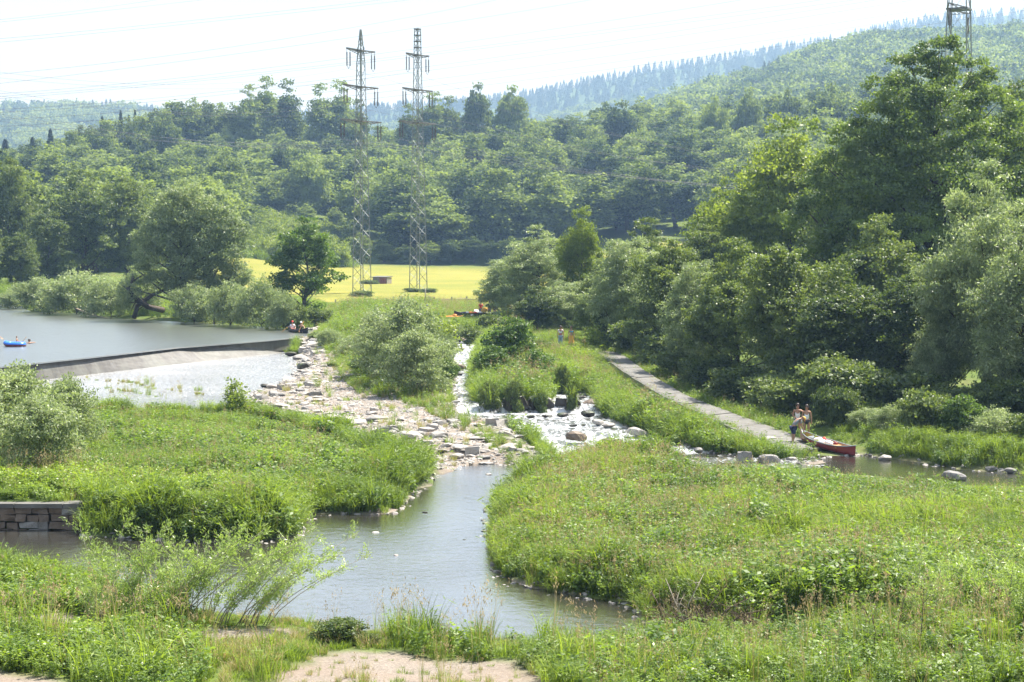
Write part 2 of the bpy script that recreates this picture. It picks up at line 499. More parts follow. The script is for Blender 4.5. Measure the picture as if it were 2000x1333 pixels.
def height(x, y, full=False):
    x = np.asarray(x, float); y = np.asarray(y, float)
    b = base_z(x, y) + 0.10 * vnoise(x, y, 5.0, 1) + 0.05 * vnoise(x, y, 1.7, 2)
    b = b + sstep(260, 500, y) * (1.5 * vnoise(x, y, 40, 3) + 0.8 * vnoise(x, y, 15, 4))
    near = (y < 330)
    sg = sdf(x, y, BAR)
    b = np.where(near, b * (1 - 0.35 * sstep(1.0, -2.0, sg) * sstep(120, 100, y)), b)
    for pg, wz, depth, w in WATERS:
        s = sdf(x, y, pg)
        s = s + 0.25 * vnoise(x, y, 1.2, 5)
        z = wz(y)
        outer = z + 0.03 + (np.maximum(b, z + 0.12) - z - 0.03) * sstep(0.0, w, s)
        inner = np.minimum(b, z - 0.02 - depth * sstep(0.0, -2.5, s))
        b = np.where(s < 0, inner, np.where(s < w, np.minimum(b + 0.25, outer), b))
    s = sdf(x, y, WEIRSTRIP)
    b = np.where(s < 0.6, np.minimum(b, 0.25), b)
    b = np.where((y < 60.15) & (y > 57.8) & (x < 59.8 * (150 - 1000) / F + .2), np.minimum(b, -.35), b)
    s = sdf(x, y, PATHPG)
    pz = np.interp(y, [78, 84, 92, 104, 120, 131, 145], [0.02, 0.10, 0.33, 0.60, 1.15, 1.5, 1.8])
    b = np.where(s < 4.5, np.where(s < .3, np.minimum(b, pz - .06), np.minimum(b, pz - .06 + (np.maximum(b, pz) - pz + .06) * sstep(.3, 4.5, s))), b)
    return b
def H(x, y):
    return float(height(np.array([x]), np.array([y]))[0])

ys = np.concatenate([np.linspace(-400, -60, 6)[:-1], np.linspace(-60, 22, 14)[:-1], np.geomspace(22, 300, 440), np.geomspace(305, 3400, 80)])
an = np.concatenate([-np.geomspace(1.2, 0.47, 9)[:-1], np.linspace(-0.46, 0.46, 460), np.geomspace(0.47, 1.2, 9)[1:]])
YY, AA = np.meshgrid(ys, an, indexing='ij')
XX = AA * np.maximum(YY, 50)
XX[:, 0] = -4200; XX[:, -1] = 4200
ZZ = height(XX, YY)
nr, nc = XX.shape
V = np.stack([XX, YY, ZZ], -1).reshape(-1, 3)
idx = np.arange(nr * nc).reshape(nr, nc)
Q = np.stack([idx[:-1, :-1], idx[:-1, 1:], idx[1:, 1:], idx[1:, :-1]], -1).reshape(-1, 4)

# ground material: soil, turf, gravel and mown field by surveyed zones (vertex attributes)
m, t, o = new_mat('ground')
g_gravel, g_field = attr(t, 'gravel'), attr(t, 'field')
n1 = noise(t, 0.35, 5, 0.6); n2 = noise(t, 3.0, 5, 0.7); n3 = noise(t, 14.0, 3, 0.7)
turf = mixc(t, ramp(t, n2, 0.35, 0.65), (0.055, 0.085, 0.022), (0.12, 0.165, 0.035))
turf = mixc(t, ramp(t, n1, 0.5, 0.75, 0, 0.5), turf, (0.17, 0.13, 0.08))
grav = mixc(t, ramp(t, n3, 0.3, 0.7), (0.14, 0.118, 0.098), (0.26, 0.225, 0.19))
grav = mixc(t, ramp(t, n1, 0.45, 0.7, 0, 0.5), grav, (0.21, 0.155, 0.12))
fld = mixc(t, ramp(t, noise(t, 0.06, 5, 0.65), 0.35, 0.65), (0.19, 0.185, 0.035), (0.285, 0.235, 0.055))
fld = mixc(t, ramp(t, n2, 0.3, 0.7, 0, 0.35), fld, (0.12, 0.17, 0.03))
wv = t.nodes.new("ShaderNodeTexWave"); wv.bands_direction = 'Y'; wv.inputs['Scale'].default_value = 0.09; wv.inputs['Distortion'].default_value = 5.0; wv.inputs['Detail'].default_value = 3; wv.inputs['Detail Scale'].default_value = 0.4
gg = t.nodes.new("ShaderNodeNewGeometry"); t.links.new(gg.outputs['Position'], wv.inputs['Vector'])
fld = mixc(t, ramp(t, wv.outputs['Fac'], 0.2, 0.8, 0, 0.45), fld, (0.13, 0.165, 0.035))
c = mixc(t, g_field, turf, fld)
c = mixc(t, g_gravel, c, grav)
p = N(t, "ShaderNodeBsdfPrincipled", Roughness=0.95)
p.inputs['Specular IOR Level'].default_value = 0.1
t.links.new(c, p.inputs['Base Color'])
bb = N(t, "ShaderNodeBump", Strength=0.6, Distance=0.05)
t.links.new(n3, bb.inputs['Height']); t.links.new(bb.outputs[0], p.inputs['Normal'])
t.links.new(p.outputs[0], o.inputs['Surface'])
M['ground'] = m
me = mesh_np('ground', V, Q, m, smooth=True)
nz_ = vnoise(XX, YY, 1.6, 9) * 0.5 + vnoise(XX, YY, 0.6, 8) * 0.25
gr = np.zeros(XX.shape)
for pg, w in ((BAR, 1.0), (SAND1, 0.5), (SAND2, 0.4), (SAND3, 0.4), (SAND4, 0.4), (SAND5, 0.3), (LSTREAM, 0.8), (RAPIDS, 0.8), (POOL, 0.5)):
    gr = np.maximum(gr, sstep(w, -w, sdf(XX, YY, pg) + nz_))
fi = sstep(3, -3, sdf(XX, YY, FIELD) + 2 * nz_)
for nm, arr in (('gravel', gr), ('field', fi)):
    a = me.attributes.new(nm, 'FLOAT', 'POINT')
    a.data.foreach_set('value', arr.ravel().astype(np.float32))
setp(link('ground', me), kind='structure')

# ------------------------------------------------------------------ water
def water_mat(name, deep, scale, strength, dist, foam=0.0, rough=0.04, stretch=(1, 1, 1), foam_scale=1.2, base2=None, ior=1.6, coat=0):
    m, t, o = new_mat(name)
    g = t.nodes.new("ShaderNodeNewGeometry")
    mp = t.nodes.new("ShaderNodeMapping"); mp.inputs['Scale'].default_value = stretch
    t.links.new(g.outputs['Position'], mp.inputs['Vector'])
    co = mp.outputs[0]
    a = noise(t, scale, 4, 0.6, co, 0.3)
    b = noise(t, scale * 4.3, 3, 0.6, co, 0.2)
    mod = noise(t, 0.09, 2, 0.5, co)
    ad = t.nodes.new("ShaderNodeMath"); ad.operation = 'MULTIPLY_ADD'
    t.links.new(b, ad.inputs[0]); ad.inputs[1].default_value = 0.35; t.links.new(a, ad.inputs[2])
    bp = N(t, "ShaderNodeBump", Distance=dist)
    t.links.new(ramp(t, mod, 0.35, 0.65, strength * 0.5, strength), bp.inputs['Strength'])
    t.links.new(ad.outputs[0], bp.inputs['Height'])
    p = N(t, "ShaderNodeBsdfPrincipled", Roughness=rough, IOR=ior)
    dc = mixc(t, ramp(t, noise(t, 0.25, 3), 0.3, 0.7), deep, base2 or tuple(x * 1.6 for x in deep))
    p.inputs['Specular IOR Level'].default_value = 0.5
    if coat:
        p.inputs['Coat Weight'].default_value = 1.0; p.inputs['Coat IOR'].default_value = 3.0; p.inputs['Coat Roughness'].default_value = rough
        t.links.new(bp.outputs[0], p.inputs['Coat Normal'])
    t.links.new(bp.outputs[0], p.inputs['Normal'])
    sh = p.outputs[0]
    t.links.new(dc, p.inputs['Base Color'])
    if foam:
        fm = noise(t, foam_scale, 6, 0.72, co, 0.8)
        fa = attr(t, 'foam')
        mm = t.nodes.new("ShaderNodeMath"); mm.operation = 'ADD'
        t.links.new(ramp(t, fm, 0.40, 0.62, -0.55, 0.75), mm.inputs[0]); t.links.new(fa, mm.inputs[1])
        mk = t.nodes.new("ShaderNodeMath"); mk.operation = 'MULTIPLY'; mk.use_clamp = True
        t.links.new(ramp(t, mm.outputs[0], 0.0, 1.0), mk.inputs[0]); mk.inputs[1].default_value = foam
        d = N(t, "ShaderNodeBsdfPrincipled", Roughness=0.5)
        d.inputs['Base Color'].default_value = (0.55, 0.57, 0.60, 1)
        b2 = N(t, "ShaderNodeBump", Strength=0.8, Distance=0.08)
        t.links.new(fm, b2.inputs['Height']); t.links.new(b2.outputs[0], d.inputs['Normal'])
        mx = t.nodes.new("ShaderNodeMixShader")
        t.links.new(mk.outputs[0], mx.inputs[0]); t.links.new(sh, mx.inputs[1]); t.links.new(d.outputs[0], mx.inputs[2])
        sh = mx.outputs[0]
    t.links.new(sh, o.inputs['Surface'])
    return m
M['water_pool'] = water_mat('river water', (0.034, 0.032, 0.026), 2.2, 0.5, 0.06, rough=.12, coat=1)
M['water_lake'] = water_mat('lake water', (0.022, 0.028, 0.018), 1.3, 1.0, 0.16, rough=.28, coat=1, stretch=(1, 0.8, 1))
M['water_rapid'] = water_mat('rushing water', (0.07, 0.07, 0.06), 3.0, 0.9, 0.12, foam=0.95, foam_scale=2.0, stretch=(1.5, 0.42, 1))
M['water_apron'] = water_mat('thin sheet of water over stone apron', (0.13, 0.128, 0.12), 4.0, 1.0, 0.10, foam=0.34, rough=0.18, coat=1, foam_scale=7.0)  # fine foam speckle puts the glint of this thin sheet into its colour

def sheet(name, pg, wz, mat, cell, margin, foamf=None, bump=0.0):
    x0, y0 = pg.min(0) - margin; x1, y1 = pg.max(0) + margin
    xs = np.arange(x0, x1 + cell, cell); yv = np.arange(y0, y1 + cell, cell)
    X, Y = np.meshgrid(xs, yv)
    s = sdf(X, Y, pg)
    Z = wz(Y) + (bump * (vnoise(X, Y, 0.9, 11) + 0.6 * vnoise(X, Y, 0.45, 12)) if bump else 0)
    id_ = np.arange(X.size).reshape(X.shape)
    ok = (s < margin)
    okc = ok[:-1, :-1] | ok[:-1, 1:] | ok[1:, 1:] | ok[1:, :-1]
    q = np.stack([id_[:-1, :-1], id_[:-1, 1:], id_[1:, 1:], id_[1:, :-1]], -1)[okc]
    used = np.unique(q)
    rm = np.full(X.size, -1); rm[used] = np.arange(len(used))
    Vv = np.stack([X, Y, Z], -1).reshape(-1, 3)[used]
    me = mesh_np(name, Vv, rm[q], mat, smooth=True)
    if foamf is not None:
        a = me.attributes.new('foam', 'FLOAT', 'POINT')
        a.data.foreach_set('value', foamf(Vv[:, 0], Vv[:, 1]).astype(np.float32))
    return setp(link(name, me), kind='structure')
def foam_r(x, y):
    f = np.full_like(x, 0.22)
    for yy, zz in STEPS[1:]:
        f = np.maximum(f, 0.75 * np.exp(-((y - (yy - 0.9 + 0.5 * vnoise(x, x * 0, 1.5, 3))) / 0.8) ** 2))
    f = np.maximum(f, 0.35 * sstep(99, 102, y))
    return f + 0.15 * vnoise(x, y, 1.8, 20) - 0.25 * sstep(82, 79, y)
def foam_sparkle_l(x, y):
    return 0.12 + 0.30 * sstep(103, 112, y) + 0.12 * vnoise(x, y, 3.0, 21)  # paints the apron's sparkle as pale foam colour; thinner foam downstream
sheet('river_water', POOL, lambda y: np.zeros_like(y) + 0.001, M['water_pool'], 1.0, 1.6)
sheet('rapids_water', RAPIDS, lambda y: wz_right(y) + 0.006, M['water_rapid'], 0.3, 0.9, foam_r, 0.035)
sheet('weir_apron_water', LSTREAM, lambda y: wz_left(y) + 0.010, M['water_apron'], 0.5, 0.9, foam_sparkle_l, 0.012)
lp = [P(a, b, LAKE_Z) for a, b in [(-700,832),(10,718),(175,700.6),(350,681),(525,667),(600,659.5),(640,655),(630,645),(546,634),(438,628),(315,620),(245,616),(150,604),(60,601),(42,590),(0,588),(-700,580)]]
mb = MB(); mb.add([(a, b, LAKE_Z + 0.004) for a, b, c in lp], [tuple(range(len(lp)))]) 
lo = mb.obj('lake_water', M['water_lake']); setp(lo, kind='structure')

# ------------------------------------------------------------------ far hills
def hill(name, sil, d_top, d_foot, d_back, z_foot, mat, curve=1.0, treeh=0, n=90, m=30, rough=6):
    pxs = np.linspace(sil[0][0], sil[-1][0], n)
    pys = np.interp(pxs, [s[0] for s in sil], [s[1] for s in sil])
    zt = CAMZ + (470 - pys) / F * d_top - treeh
    k = np.concatenate([np.linspace(0, 1, m), np.linspace(1.1, 2, 8)])
    ds = np.where(k <= 1, d_foot + (d_top - d_foot) * k, d_top + (d_back - d_top) * (k - 1))
    Px, K = np.meshgrid(pxs, k); D = np.meshgrid(pxs, ds)[1]
    Zt = np.meshgrid(zt, k)[0]
    prof = np.where(K <= 1, np.clip(K, 0, 1) ** 1.06, 1 - 0.5 * (K - 1) ** 1.5)
    X = (Px - 1000) / F * D
    Z = z_foot + (Zt - z_foot) * prof + rough * vnoise(X, D, 90, 7) * np.clip(K * 2, 0, 1) * np.clip((1 - K) * 4, 0, 1)
    Vv = np.stack([X, D, Z], -1)
    id_ = np.arange(X.size).reshape(X.shape)
    q = np.stack([id_[:-1, :-1], id_[:-1, 1:], id_[1:, 1:], id_[1:, :-1]], -1).reshape(-1, 4)
    me = mesh_np(name, Vv, q, mat, smooth=True)
    setp(link(name, me), kind='structure')
    return Px, D, Z, K
M['hill'] = plain('forest floor', (0.045, 0.075, 0.03), 0.95, 0.1, 0.3, 0.02)
GH = hill('right_green_hill', [(1060,330),(1180,255),(1270,190),(1350,160),(1450,130),(1550,95),(1650,62),(1700,50),(1800,47),(2000,42),(2300,60),(2900,120)], 1250, 640, 1900, 30, M['hill'], 0.9, 17)
BR = hill('far_blue_ridge', [(300,215),(560,210),(740,190),(900,180),(1030,165),(1150,140),(1250,118),(1350,105),(1500,78),(1650,55),(1700,42),(1800,22),(1900,12),(2000,3),(2300,-25),(2900,-30)], 2600, 1500, 3300, 30, M['hill'], 1.0, 22, rough=14)
LH = hill('left_far_hill', [(-900,150),(-400,165),(0,202),(130,201),(200,198),(260,204),(320,212),(420,225),(560,300)], 2300, 1300, 3000, 30, M['hill'], 0.9, 18)
# ------------------------------------------------------------------ foliage geometry
RNG = np.random.default_rng(7)
def unit(v):
    return v / np.maximum(np.linalg.norm(v, axis=-1, keepdims=True), 1e-9)
def quads(C, A, B, L, W):
    """rhombic leaves: centre, long axis, cross axis, length, width"""
    L = np.asarray(L).reshape(-1, 1) * 0.5; W = np.asarray(W).reshape(-1, 1) * 0.5
    V = np.stack([C - A * L, C - B * W + A * L * 0.1, C + A * L, C + B * W + A * L * 0.1], 1).reshape(-1, 3)
    return V, np.arange(len(V)).reshape(-1, 4)
def lobes_crown(rng, lobes, n, L, W, clump=22, csig=0.10, up=0.35, droop=0.0, fill=0.25):
    """leaves gathered in sprays on the shells of several lobes"""
    lobes = np.asarray(lobes, float)
    area = (lobes[:, 3] * lobes[:, 4] + lobes[:, 4] * lobes[:, 5] + lobes[:, 3] * lobes[:, 5])
    nc = max(4, n // clump)
    li = rng.choice(len(lobes), nc, p=area / area.sum())
    dv = unit(rng.normal(size=(nc, 3)) + np.array([0, 0, 0.25]))
    rr = 1 - np.abs(rng.normal(0, 0.14, nc)) - (rng.random(nc) < fill) * rng.random(nc) * 0.5
    rr *= 1 + 0.14 * np.sin(dv[:, 0] * 5 + li) * np.cos(dv[:, 1] * 4 + li * 2)
    CC = lobes[li, :3] + dv * lobes[li, 3:6] * rr[:, None]
    k = rng.integers(0, nc, n)
    sz = lobes[li[k], 3:6].mean(1, keepdims=True) * csig
    off = rng.normal(size=(n, 3)) * np.maximum(sz, L * 0.8) * np.array([1.3, 1.3, 0.6])
    C = CC[k] + off
    C[:, 2] -= droop * rng.random(n) * 0.5
    outw = dv[k]
    A = unit(rng.normal(size=(n, 3)) * 0.8 + outw * 0.7 + np.array([0, 0, -0.25 - droop]))
    Nn = unit(rng.normal(size=(n, 3)) * 0.75 + outw * 0.35 + np.array([0, 0, up]))
    B = unit(np.cross(Nn, A))
    s = rng.uniform(0.65, 1.25, n)
    V, Q = quads(C, A, B, L * s, W * s)
    tint = np.clip(0.5 + 0.22 * rng.normal(size=n) + 0.18 * np.repeat(rng.normal(size=nc), 1)[k], 0, 1)
    return V, Q, tint
def make_lobes(rng, R_, h0, h1, n, rel=0.38, shape='round', squash=0.8):
    out = []
    hc, hz = (h0 + h1) / 2, (h1 - h0) / 2
    for i in range(n):
        v = unit(rng.normal(size=3)); q = rng.uniform(0.35, 0.72)
        r = R_ * rel * rng.uniform(0.7, 1.25)
        x, y, z = v * q * np.array([R_, R_, hz])
        if shape == 'bushy' and z < 0:
            f = min(1.6, 1 / max(.3, math.sqrt(max(0.01, 1 - v[2] ** 2)))); x *= f; y *= f; z *= 1.25
        if shape == 'cone':
            f = 1 - 0.6 * (z / hz + 1) / 2
            x *= f; y *= f; r *= 0.6 + 0.5 * f
        out.append((x, y, hc + z, r, r, r * squash))
    out.append((0, 0, hc, R_ * 0.55, R_ * 0.55, hz * 0.7))
    out.append((0, 0, h1 - R_ * rel * 0.7, R_ * rel, R_ * rel, R_ * rel * 0.8))
    return out
def limb_mesh(rng, h, r0, lobes, name, lean=(0, 0), n=7, forks=None, mat='bark', base_spread=0):
    mb = MB()
    top = Vector((lean[0], lean[1], h * 0.78))
    def at(k): return Vector((lean[0] * k ** 1.4 + 0.02 * h * math.sin(k * 7 + h), lean[1] * k ** 1.4 + 0.015 * h * math.cos(k * 6), h * 0.78 * k))
    ks = [0, .06, .2, .4, .6, .8, 1.0]
    mb.tube([at(k) - Vector((0, 0, 0.3 if k == 0 else 0)) for k in ks], [r0 * f for f in (1.5, 1.05, .9, .72, .5, .3, .1)], 8)
    for lb in lobes:
        c = Vector(lb[:3])
        zz = min(0.85, max(0.12, (c.z - c.xy.length * 0.9) / (h * 0.78)))
        s = at(zz)
        mid = s.lerp(c, 0.5) + Vector((rng.normal() * .05 * h, rng.normal() * .05 * h, rng.normal() * 0.02 * h)) * 0.5
        e = s.lerp(c, 1.15)
        rr = r0 * (0.42 - 0.28 * zz)
        mb.tube([s, s.lerp(mid, 0.5) + Vector((0, 0, 0.01 * h)), mid, c, e], [rr, rr * .8, rr * .6, rr * .35, rr * .1], 5)
        for _ in range(2):
            d = Vector(unit(rng.normal(size=3) + np.array([0, 0, .4]))) * lb[3] * 0.85
            mb.tube([mid.lerp(c, 0.5), c.lerp(c + d, 0.5), c + d], [rr * .35, rr * .2, rr * .06], 4, cap=False)
    return mb.mesh(name, M[mat])
TREES = {}
def tree_kind(key, seed, h, R_, h0, nl, nleaf, L, W, leaf, shape='round', rel=0.38, r0=None, lean=(0, 0), lobes=None, droop=0.0, squash=0.8, clump=22, csig=0.10, trunk='bark', up=0.35, fill=0.25):
    rng = np.random.default_rng(seed)
    lb = lobes or make_lobes(rng, R_, h0, h, nl, rel, shape, squash)
    V, Q, ti = lobes_crown(rng, lb, nleaf, L, W, clump, csig, up, droop, fill)
    crown = mesh_np(key + '_crown', V, Q, M[leaf], ti)
    tm = limb_mesh(rng, h, r0 or h * 0.018, lb, key + '_trunk', lean, mat=trunk)
    TREES[key] = (tm, crown, h, R_)
# near and middle distance kinds
tree_kind('broad1', 11, 10, 4.2, 0.2, 26, 44000, .19, .14, 'leaf_dark', 'bushy', rel=.30, fill=.12, clump=90, csig=.155)
tree_kind('broad2', 12, 10, 4.6, 0.1, 28, 44000, .19, .14, 'leaf_dark', 'bushy', rel=.27, fill=.12, clump=90, csig=.155)
tree_kind('yellow1', 13, 14, 6.0, 2.0, 26, 40000, .24, .165, 'leaf_yellow', rel=.30, fill=.3, clump=80, csig=.15)
tree_kind('ash', 14, 22, 9.0, 4.5, 34, 150000, .21, .145, 'leaf_ash', rel=.27, squash=.75, clump=130, csig=.14, r0=.48, fill=.10,
          lobes=[(x * 1.0, y, z, r * .82, r * .82, r * .62) for x, y, z, r in
          [(.6,0,20.3,2.0),(-1.2,.5,19.2,2.2),(2.4,-.5,18.6,2.3),(-3.4,-1,17.4,2.5),(.2,-1.5,17,2.8),(4.2,.5,16.6,2.5),(-5.2,0,14.6,2.4),(-2.4,-2.5,14.4,2.8),(1.6,-3,14,2.9),
           (5.6,-1,14,2.7),(-6.4,1,12.2,2.6),(-4.2,-2.5,11.4,2.8),(0,-4,11,3.0),(4.0,-3.6,11,2.8),(7.0,0,11.2,2.6),(-8.2,0,9.4,2.4),(-6.0,-3,8.2,2.6),(-2,-4.6,8,2.8),(2.4,-5,7.4,2.6),
           (6.2,-3,7.8,2.7),(8.2,.5,8.2,2.3),(-7.6,-1,6.2,2.2),(-3.5,-3,5.6,2.3),(4.4,-3,5,2.2),(0,3,13,4),(-4,4,11,3.4),(4,4,11,3.6),(0,4,17,3),(-1,0,9,3.5),(7.6,-1,5.4,2.2)]])
tree_kind('willow1', 15, 12, 4.4, 0.2, 26, 44000, .23, .085, 'leaf_willow', 'bushy', rel=.32, droop=.25, csig=.14, clump=80)
tree_kind('willow2', 16, 8, 4.2, 0.1, 22, 36000, .20, .085, 'leaf_willow', 'bushy', rel=.33, droop=.2, csig=.14, clump=70)
tree_kind('alder', 17, 10.5, 3.9, 0.5, 34, 16000, .24, .17, 'leaf_alder', 'bushy', rel=.27, csig=.14, fill=.15, clump=50)
# shrubs
tree_kind('willow_shrub', 18, 5, 2.9, 0.1, 20, 16000, .19, .085, 'leaf_willow', 'bushy', rel=.34, csig=.13, r0=.06, squash=.9)
tree_kind('willow_shrub2', 19, 4, 3.2, 0.0, 20, 15000, .20, .09, 'leaf_willow', 'bushy', rel=.34, csig=.14, r0=.05, squash=.8)
tree_kind('green_shrub', 20, 4.5, 2.4, 0.1, 18, 11000, .20, .14, 'leaf_alder', 'bushy', rel=.38, csig=.13, r0=.06)
tree_kind('young_shrub', 21, 2.4, .8, 0.25, 9, 900, .16, .11, 'leaf_yellow', 'cone', rel=.42, csig=.2, r0=.025)
tree_kind('dark_shrub', 22, 3.0, 2.2, 0.0, 16, 9000, .20, .14, 'leaf_dark', 'bushy', rel=.38, csig=.13, r0=.05)
# forest kinds (far)
tree_kind('forest1', 31, 15, 5.2, 0.8, 22, 10000, .52, .38, 'leaf_forest', 'bushy', squash=.9, rel=.34, csig=.19, clump=34)
tree_kind('forest2', 32, 17, 4.6, 0.8, 26, 10000, .52, .38, 'leaf_forest', 'bushy', squash=.9, rel=.34, csig=.19, clump=34)
tree_kind('forest3', 33, 14, 5.8, 0.6, 26, 11000, .52, .38, 'leaf_forest', 'bushy', squash=.9, rel=.30, csig=.20, clump=34)
tree_kind('forest4', 34, 18, 4.2, 1.5, 22, 8000, .52, .38, 'leaf_forest', 'cone', squash=1.1, rel=.40, csig=.13)
tree_kind('tall', 35, 24, 4.4, 3.0, 34, 12000, .55, .40, 'leaf_forest', 'bushy', rel=.42, csig=.18, clump=24, r0=.28, fill=.3)
def conifer(key, seed, h, R_, n, q=1.0):
    rng = np.random.default_rng(seed)
    k = rng.random(n) ** 1.5
    whorl = np.where(rng.random(n) < .5, np.round(k * 22) / 22, k)
    r = (1 - whorl) * R_ * rng.uniform(0.25, 1.0, n) ** 0.4 + 0.05
    a = rng.uniform(0, 2 * np.pi, n)
    C = np.stack([r * np.cos(a), r * np.sin(a), h * (0.06 + 0.94 * whorl) - r * 0.32 + rng.normal(0, .1, n)], 1)
    A = unit(np.stack([np.cos(a), np.sin(a), -0.35 + 0 * a], 1) + rng.normal(size=(n, 3)) * .25)
    B = unit(np.cross(A, unit(np.array([0, 0, 1.0]) + rng.normal(size=(n, 3)) * .5)))
    V, Q = quads(C, A, B, q * rng.uniform(.6, 1.1, n), q * rng.uniform(.25, .45, n))
    mb = MB(); mb.tube([(0, 0, -.3), (0, 0, h * .5), (0, 0, h * .98)], [h * .014, h * .009, .02], 6)
    TREES[key] = (mb.mesh(key + '_trunk', M['bark']), mesh_np(key + '_crown', V, Q, M['needle'], rng.random(n)), h, R_)
conifer('spruce', 41, 18, 3.6, 3200)
conifer('far_spruce', 42, 22, 5.4, 420, 3.0)
def cheap(key, seed, h, R_, n, L):
    rng = np.random.default_rng(seed)
    V, Q, ti = lobes_crown(rng, make_lobes(rng, R_, h * .15, h, 7, .5), int(n * 1.7), L * .75, L * .62, 10, .2)
    TREES[key] = (None, mesh_np(key + '_crown', V, Q, M['leaf_forest'], ti), h, R_)
cheap('hill1', 51, 13, 6.2, 420, 2.0)
cheap('hill2', 52, 15, 5.6, 420, 2.0)
cheap('hill3', 53, 12, 7.0, 460, 2.0)

NTREE = [0]
def plant(kind, x, y, h=None, w=None, rz=None, label=None, cat='tree', group=None, name=None, z=None):
    tm, cm, hh, rr = TREES[kind]
    z = H(x, y) - 0.05 if z is None else z
    sh = (h or hh) / hh
    sw = (w / (2 * rr)) if w else sh
    NTREE[0] += 1
    rz = RNG.uniform(0, 6.28) if rz is None else rz
    t = thing(name or 'broadleaf_tree', label, cat, (x, y, z), rz, (sw, sw, sh), group)
    if tm is not None: link('trunk', tm, t)
    link('crown', cm, t)
    return t
def plant_px(kind, px, d, top, w, label, cat='tree', name=None, rz=None, group=None):
    """tree with its foot at distance d below photo column px, crown top at photo row top, width w photo px"""
    x = PX(px, d); z = H(x, d) - .05
    ztop = PD(px, top, d)[2]
    return plant(kind, x, d, ztop - z, w * d / F, rz, label, cat, group, name, z)

# ------------------------------------------------------------------ instanced ground cover
def blades(rng, n, h, spread, w, lean=0.45, seg=4, hvar=.35):
    Vs, Qs, T = [], [], []
    base = 0
    a = rng.uniform(0, 2 * np.pi, n); rr = spread * np.sqrt(rng.random(n))
    bx, by = rr * np.cos(a), rr * np.sin(a)
    hh = h * rng.uniform(1 - hvar, 1 + hvar * .5, n)
    da = a + rng.normal(0, .9, n); ln = lean * rng.uniform(.3, 1.6, n) * hh
    k = np.linspace(0, 1, seg + 1)
    curve = k[None, :] ** 2.0
    X = bx[:, None] + np.cos(da)[:, None] * ln[:, None] * curve
    Y = by[:, None] + np.sin(da)[:, None] * ln[:, None] * curve
    drop = (lean * rng.uniform(0, 1.2, n))[:, None] * hh[:, None] * 0.55 * k[None, :] ** 3
    Z = hh[:, None] * k[None, :] - drop
    fa = da + np.pi / 2 + rng.normal(0, .5, n)
    ww = w * rng.uniform(.7, 1.3, n)[:, None] * np.array([.7, 1, .85, .55, .05][:seg + 1])[None, :] * .5
    Lx, Ly = X - np.cos(fa)[:, None] * ww, Y - np.sin(fa)[:, None] * ww
    Rx, Ry = X + np.cos(fa)[:, None] * ww, Y + np.sin(fa)[:, None] * ww
    V = np.stack([np.stack([Lx, Ly, Z], -1), np.stack([Rx, Ry, Z], -1)], 2)      # n, seg+1, 2, 3
    id_ = np.arange(n * (seg + 1) * 2).reshape(n, seg + 1, 2)
    Q = np.stack([id_[:, :-1, 0], id_[:, :-1, 1], id_[:, 1:, 1], id_[:, 1:, 0]], -1).reshape(-1, 4)
    T = np.repeat(np.clip(rng.normal(.5, .25, n), 0, 1), seg)
    return V.reshape(-1, 3), Q, T
def merge(parts, name):
    """parts: (V, Q, tint, material)"""
    Vs, Qs, Ts, Ms, mats, b = [], [], [], [], [], 0
    for V, Q, T, m in parts:
        if m not in mats: mats.append(m)
        Vs.append(V); Qs.append(Q + b); Ts.append(T); Ms.append(np.full(len(Q), mats.index(m))); b += len(V)
    return mesh_np(name, np.concatenate(Vs), np.concatenate(Qs), [M[m] for m in mats], np.concatenate(Ts), mi=np.concatenate(Ms))
def herb_leaves(rng, nst, h, spread, L, W, per=12, lean=.2):
    Cs, As, Bs = [], [], []
    SV, SQ, ST = blades(rng, nst, h, spread, .012, lean, 4, .3)
    st = SV.reshape(nst, 5, 2, 3).mean(2)
    for i in range(nst):
        ks = rng.uniform(.15, 1, per)
        for k in ks:
            f = k * 4; j = min(3, int(f)); p = st[i, j] * (1 - (f - j)) + st[i, j + 1] * (f - j)
            a = rng.uniform(0, 6.28)
            ax = np.array([math.cos(a), math.sin(a), rng.uniform(-.5, .5)])
            Cs.append(p + ax * L * .5); As.append(ax); Bs.append(np.cross(np.array([0, 0, 1]) + rng.normal(size=3) * .45, ax))
    n = len(Cs); s = rng.uniform(.6, 1.3, n)
    V, Q = quads(np.array(Cs), unit(np.array(As)), unit(np.array(Bs)), L * s, W * s)
    return (SV, SQ, ST), (V, Q, np.clip(rng.normal(.5, .22, n), 0, 1))
def panicles(rng, n, h, spread, m='seed', size=.16, k=9):
    SV, SQ, ST = blades(rng, n, h, spread, .009, .12, 4, .2)
    st = SV.reshape(n, 5, 2, 3).mean(2)[:, 4]
    C = np.repeat(st, k, 0) + rng.normal(size=(n * k, 3)) * np.array([.025, .025, size * .5])
    A = unit(rng.normal(size=(n * k, 3)) * .5 + np.array([0, 0, 1])); B = unit(np.cross(A, rng.normal(size=(n * k, 3))))
    V, Q = quads(C, A, B, np.full(n * k, size * .45), np.full(n * k, .02))
    return [(SV, SQ, ST, 'grass_dry'), (V, Q, rng.random(n * k), m)]
PROTO = {}
def proto(key, me):
    PROTO[key] = bpy.data.objects.new(key + '_pattern', me)
    return me
r_ = np.random.default_rng(3)
for i in range(3):
    a, b = herb_leaves(r_, 8, 1.0, .30, .24, .030, 12, .25)
    proto(f'reed{i}', merge([(*blades(r_, 34, 1.1, .30, .020, .45), 'grass'), (*a, 'grass'), (*b, 'grass')], f'reed_grass_{i}'))
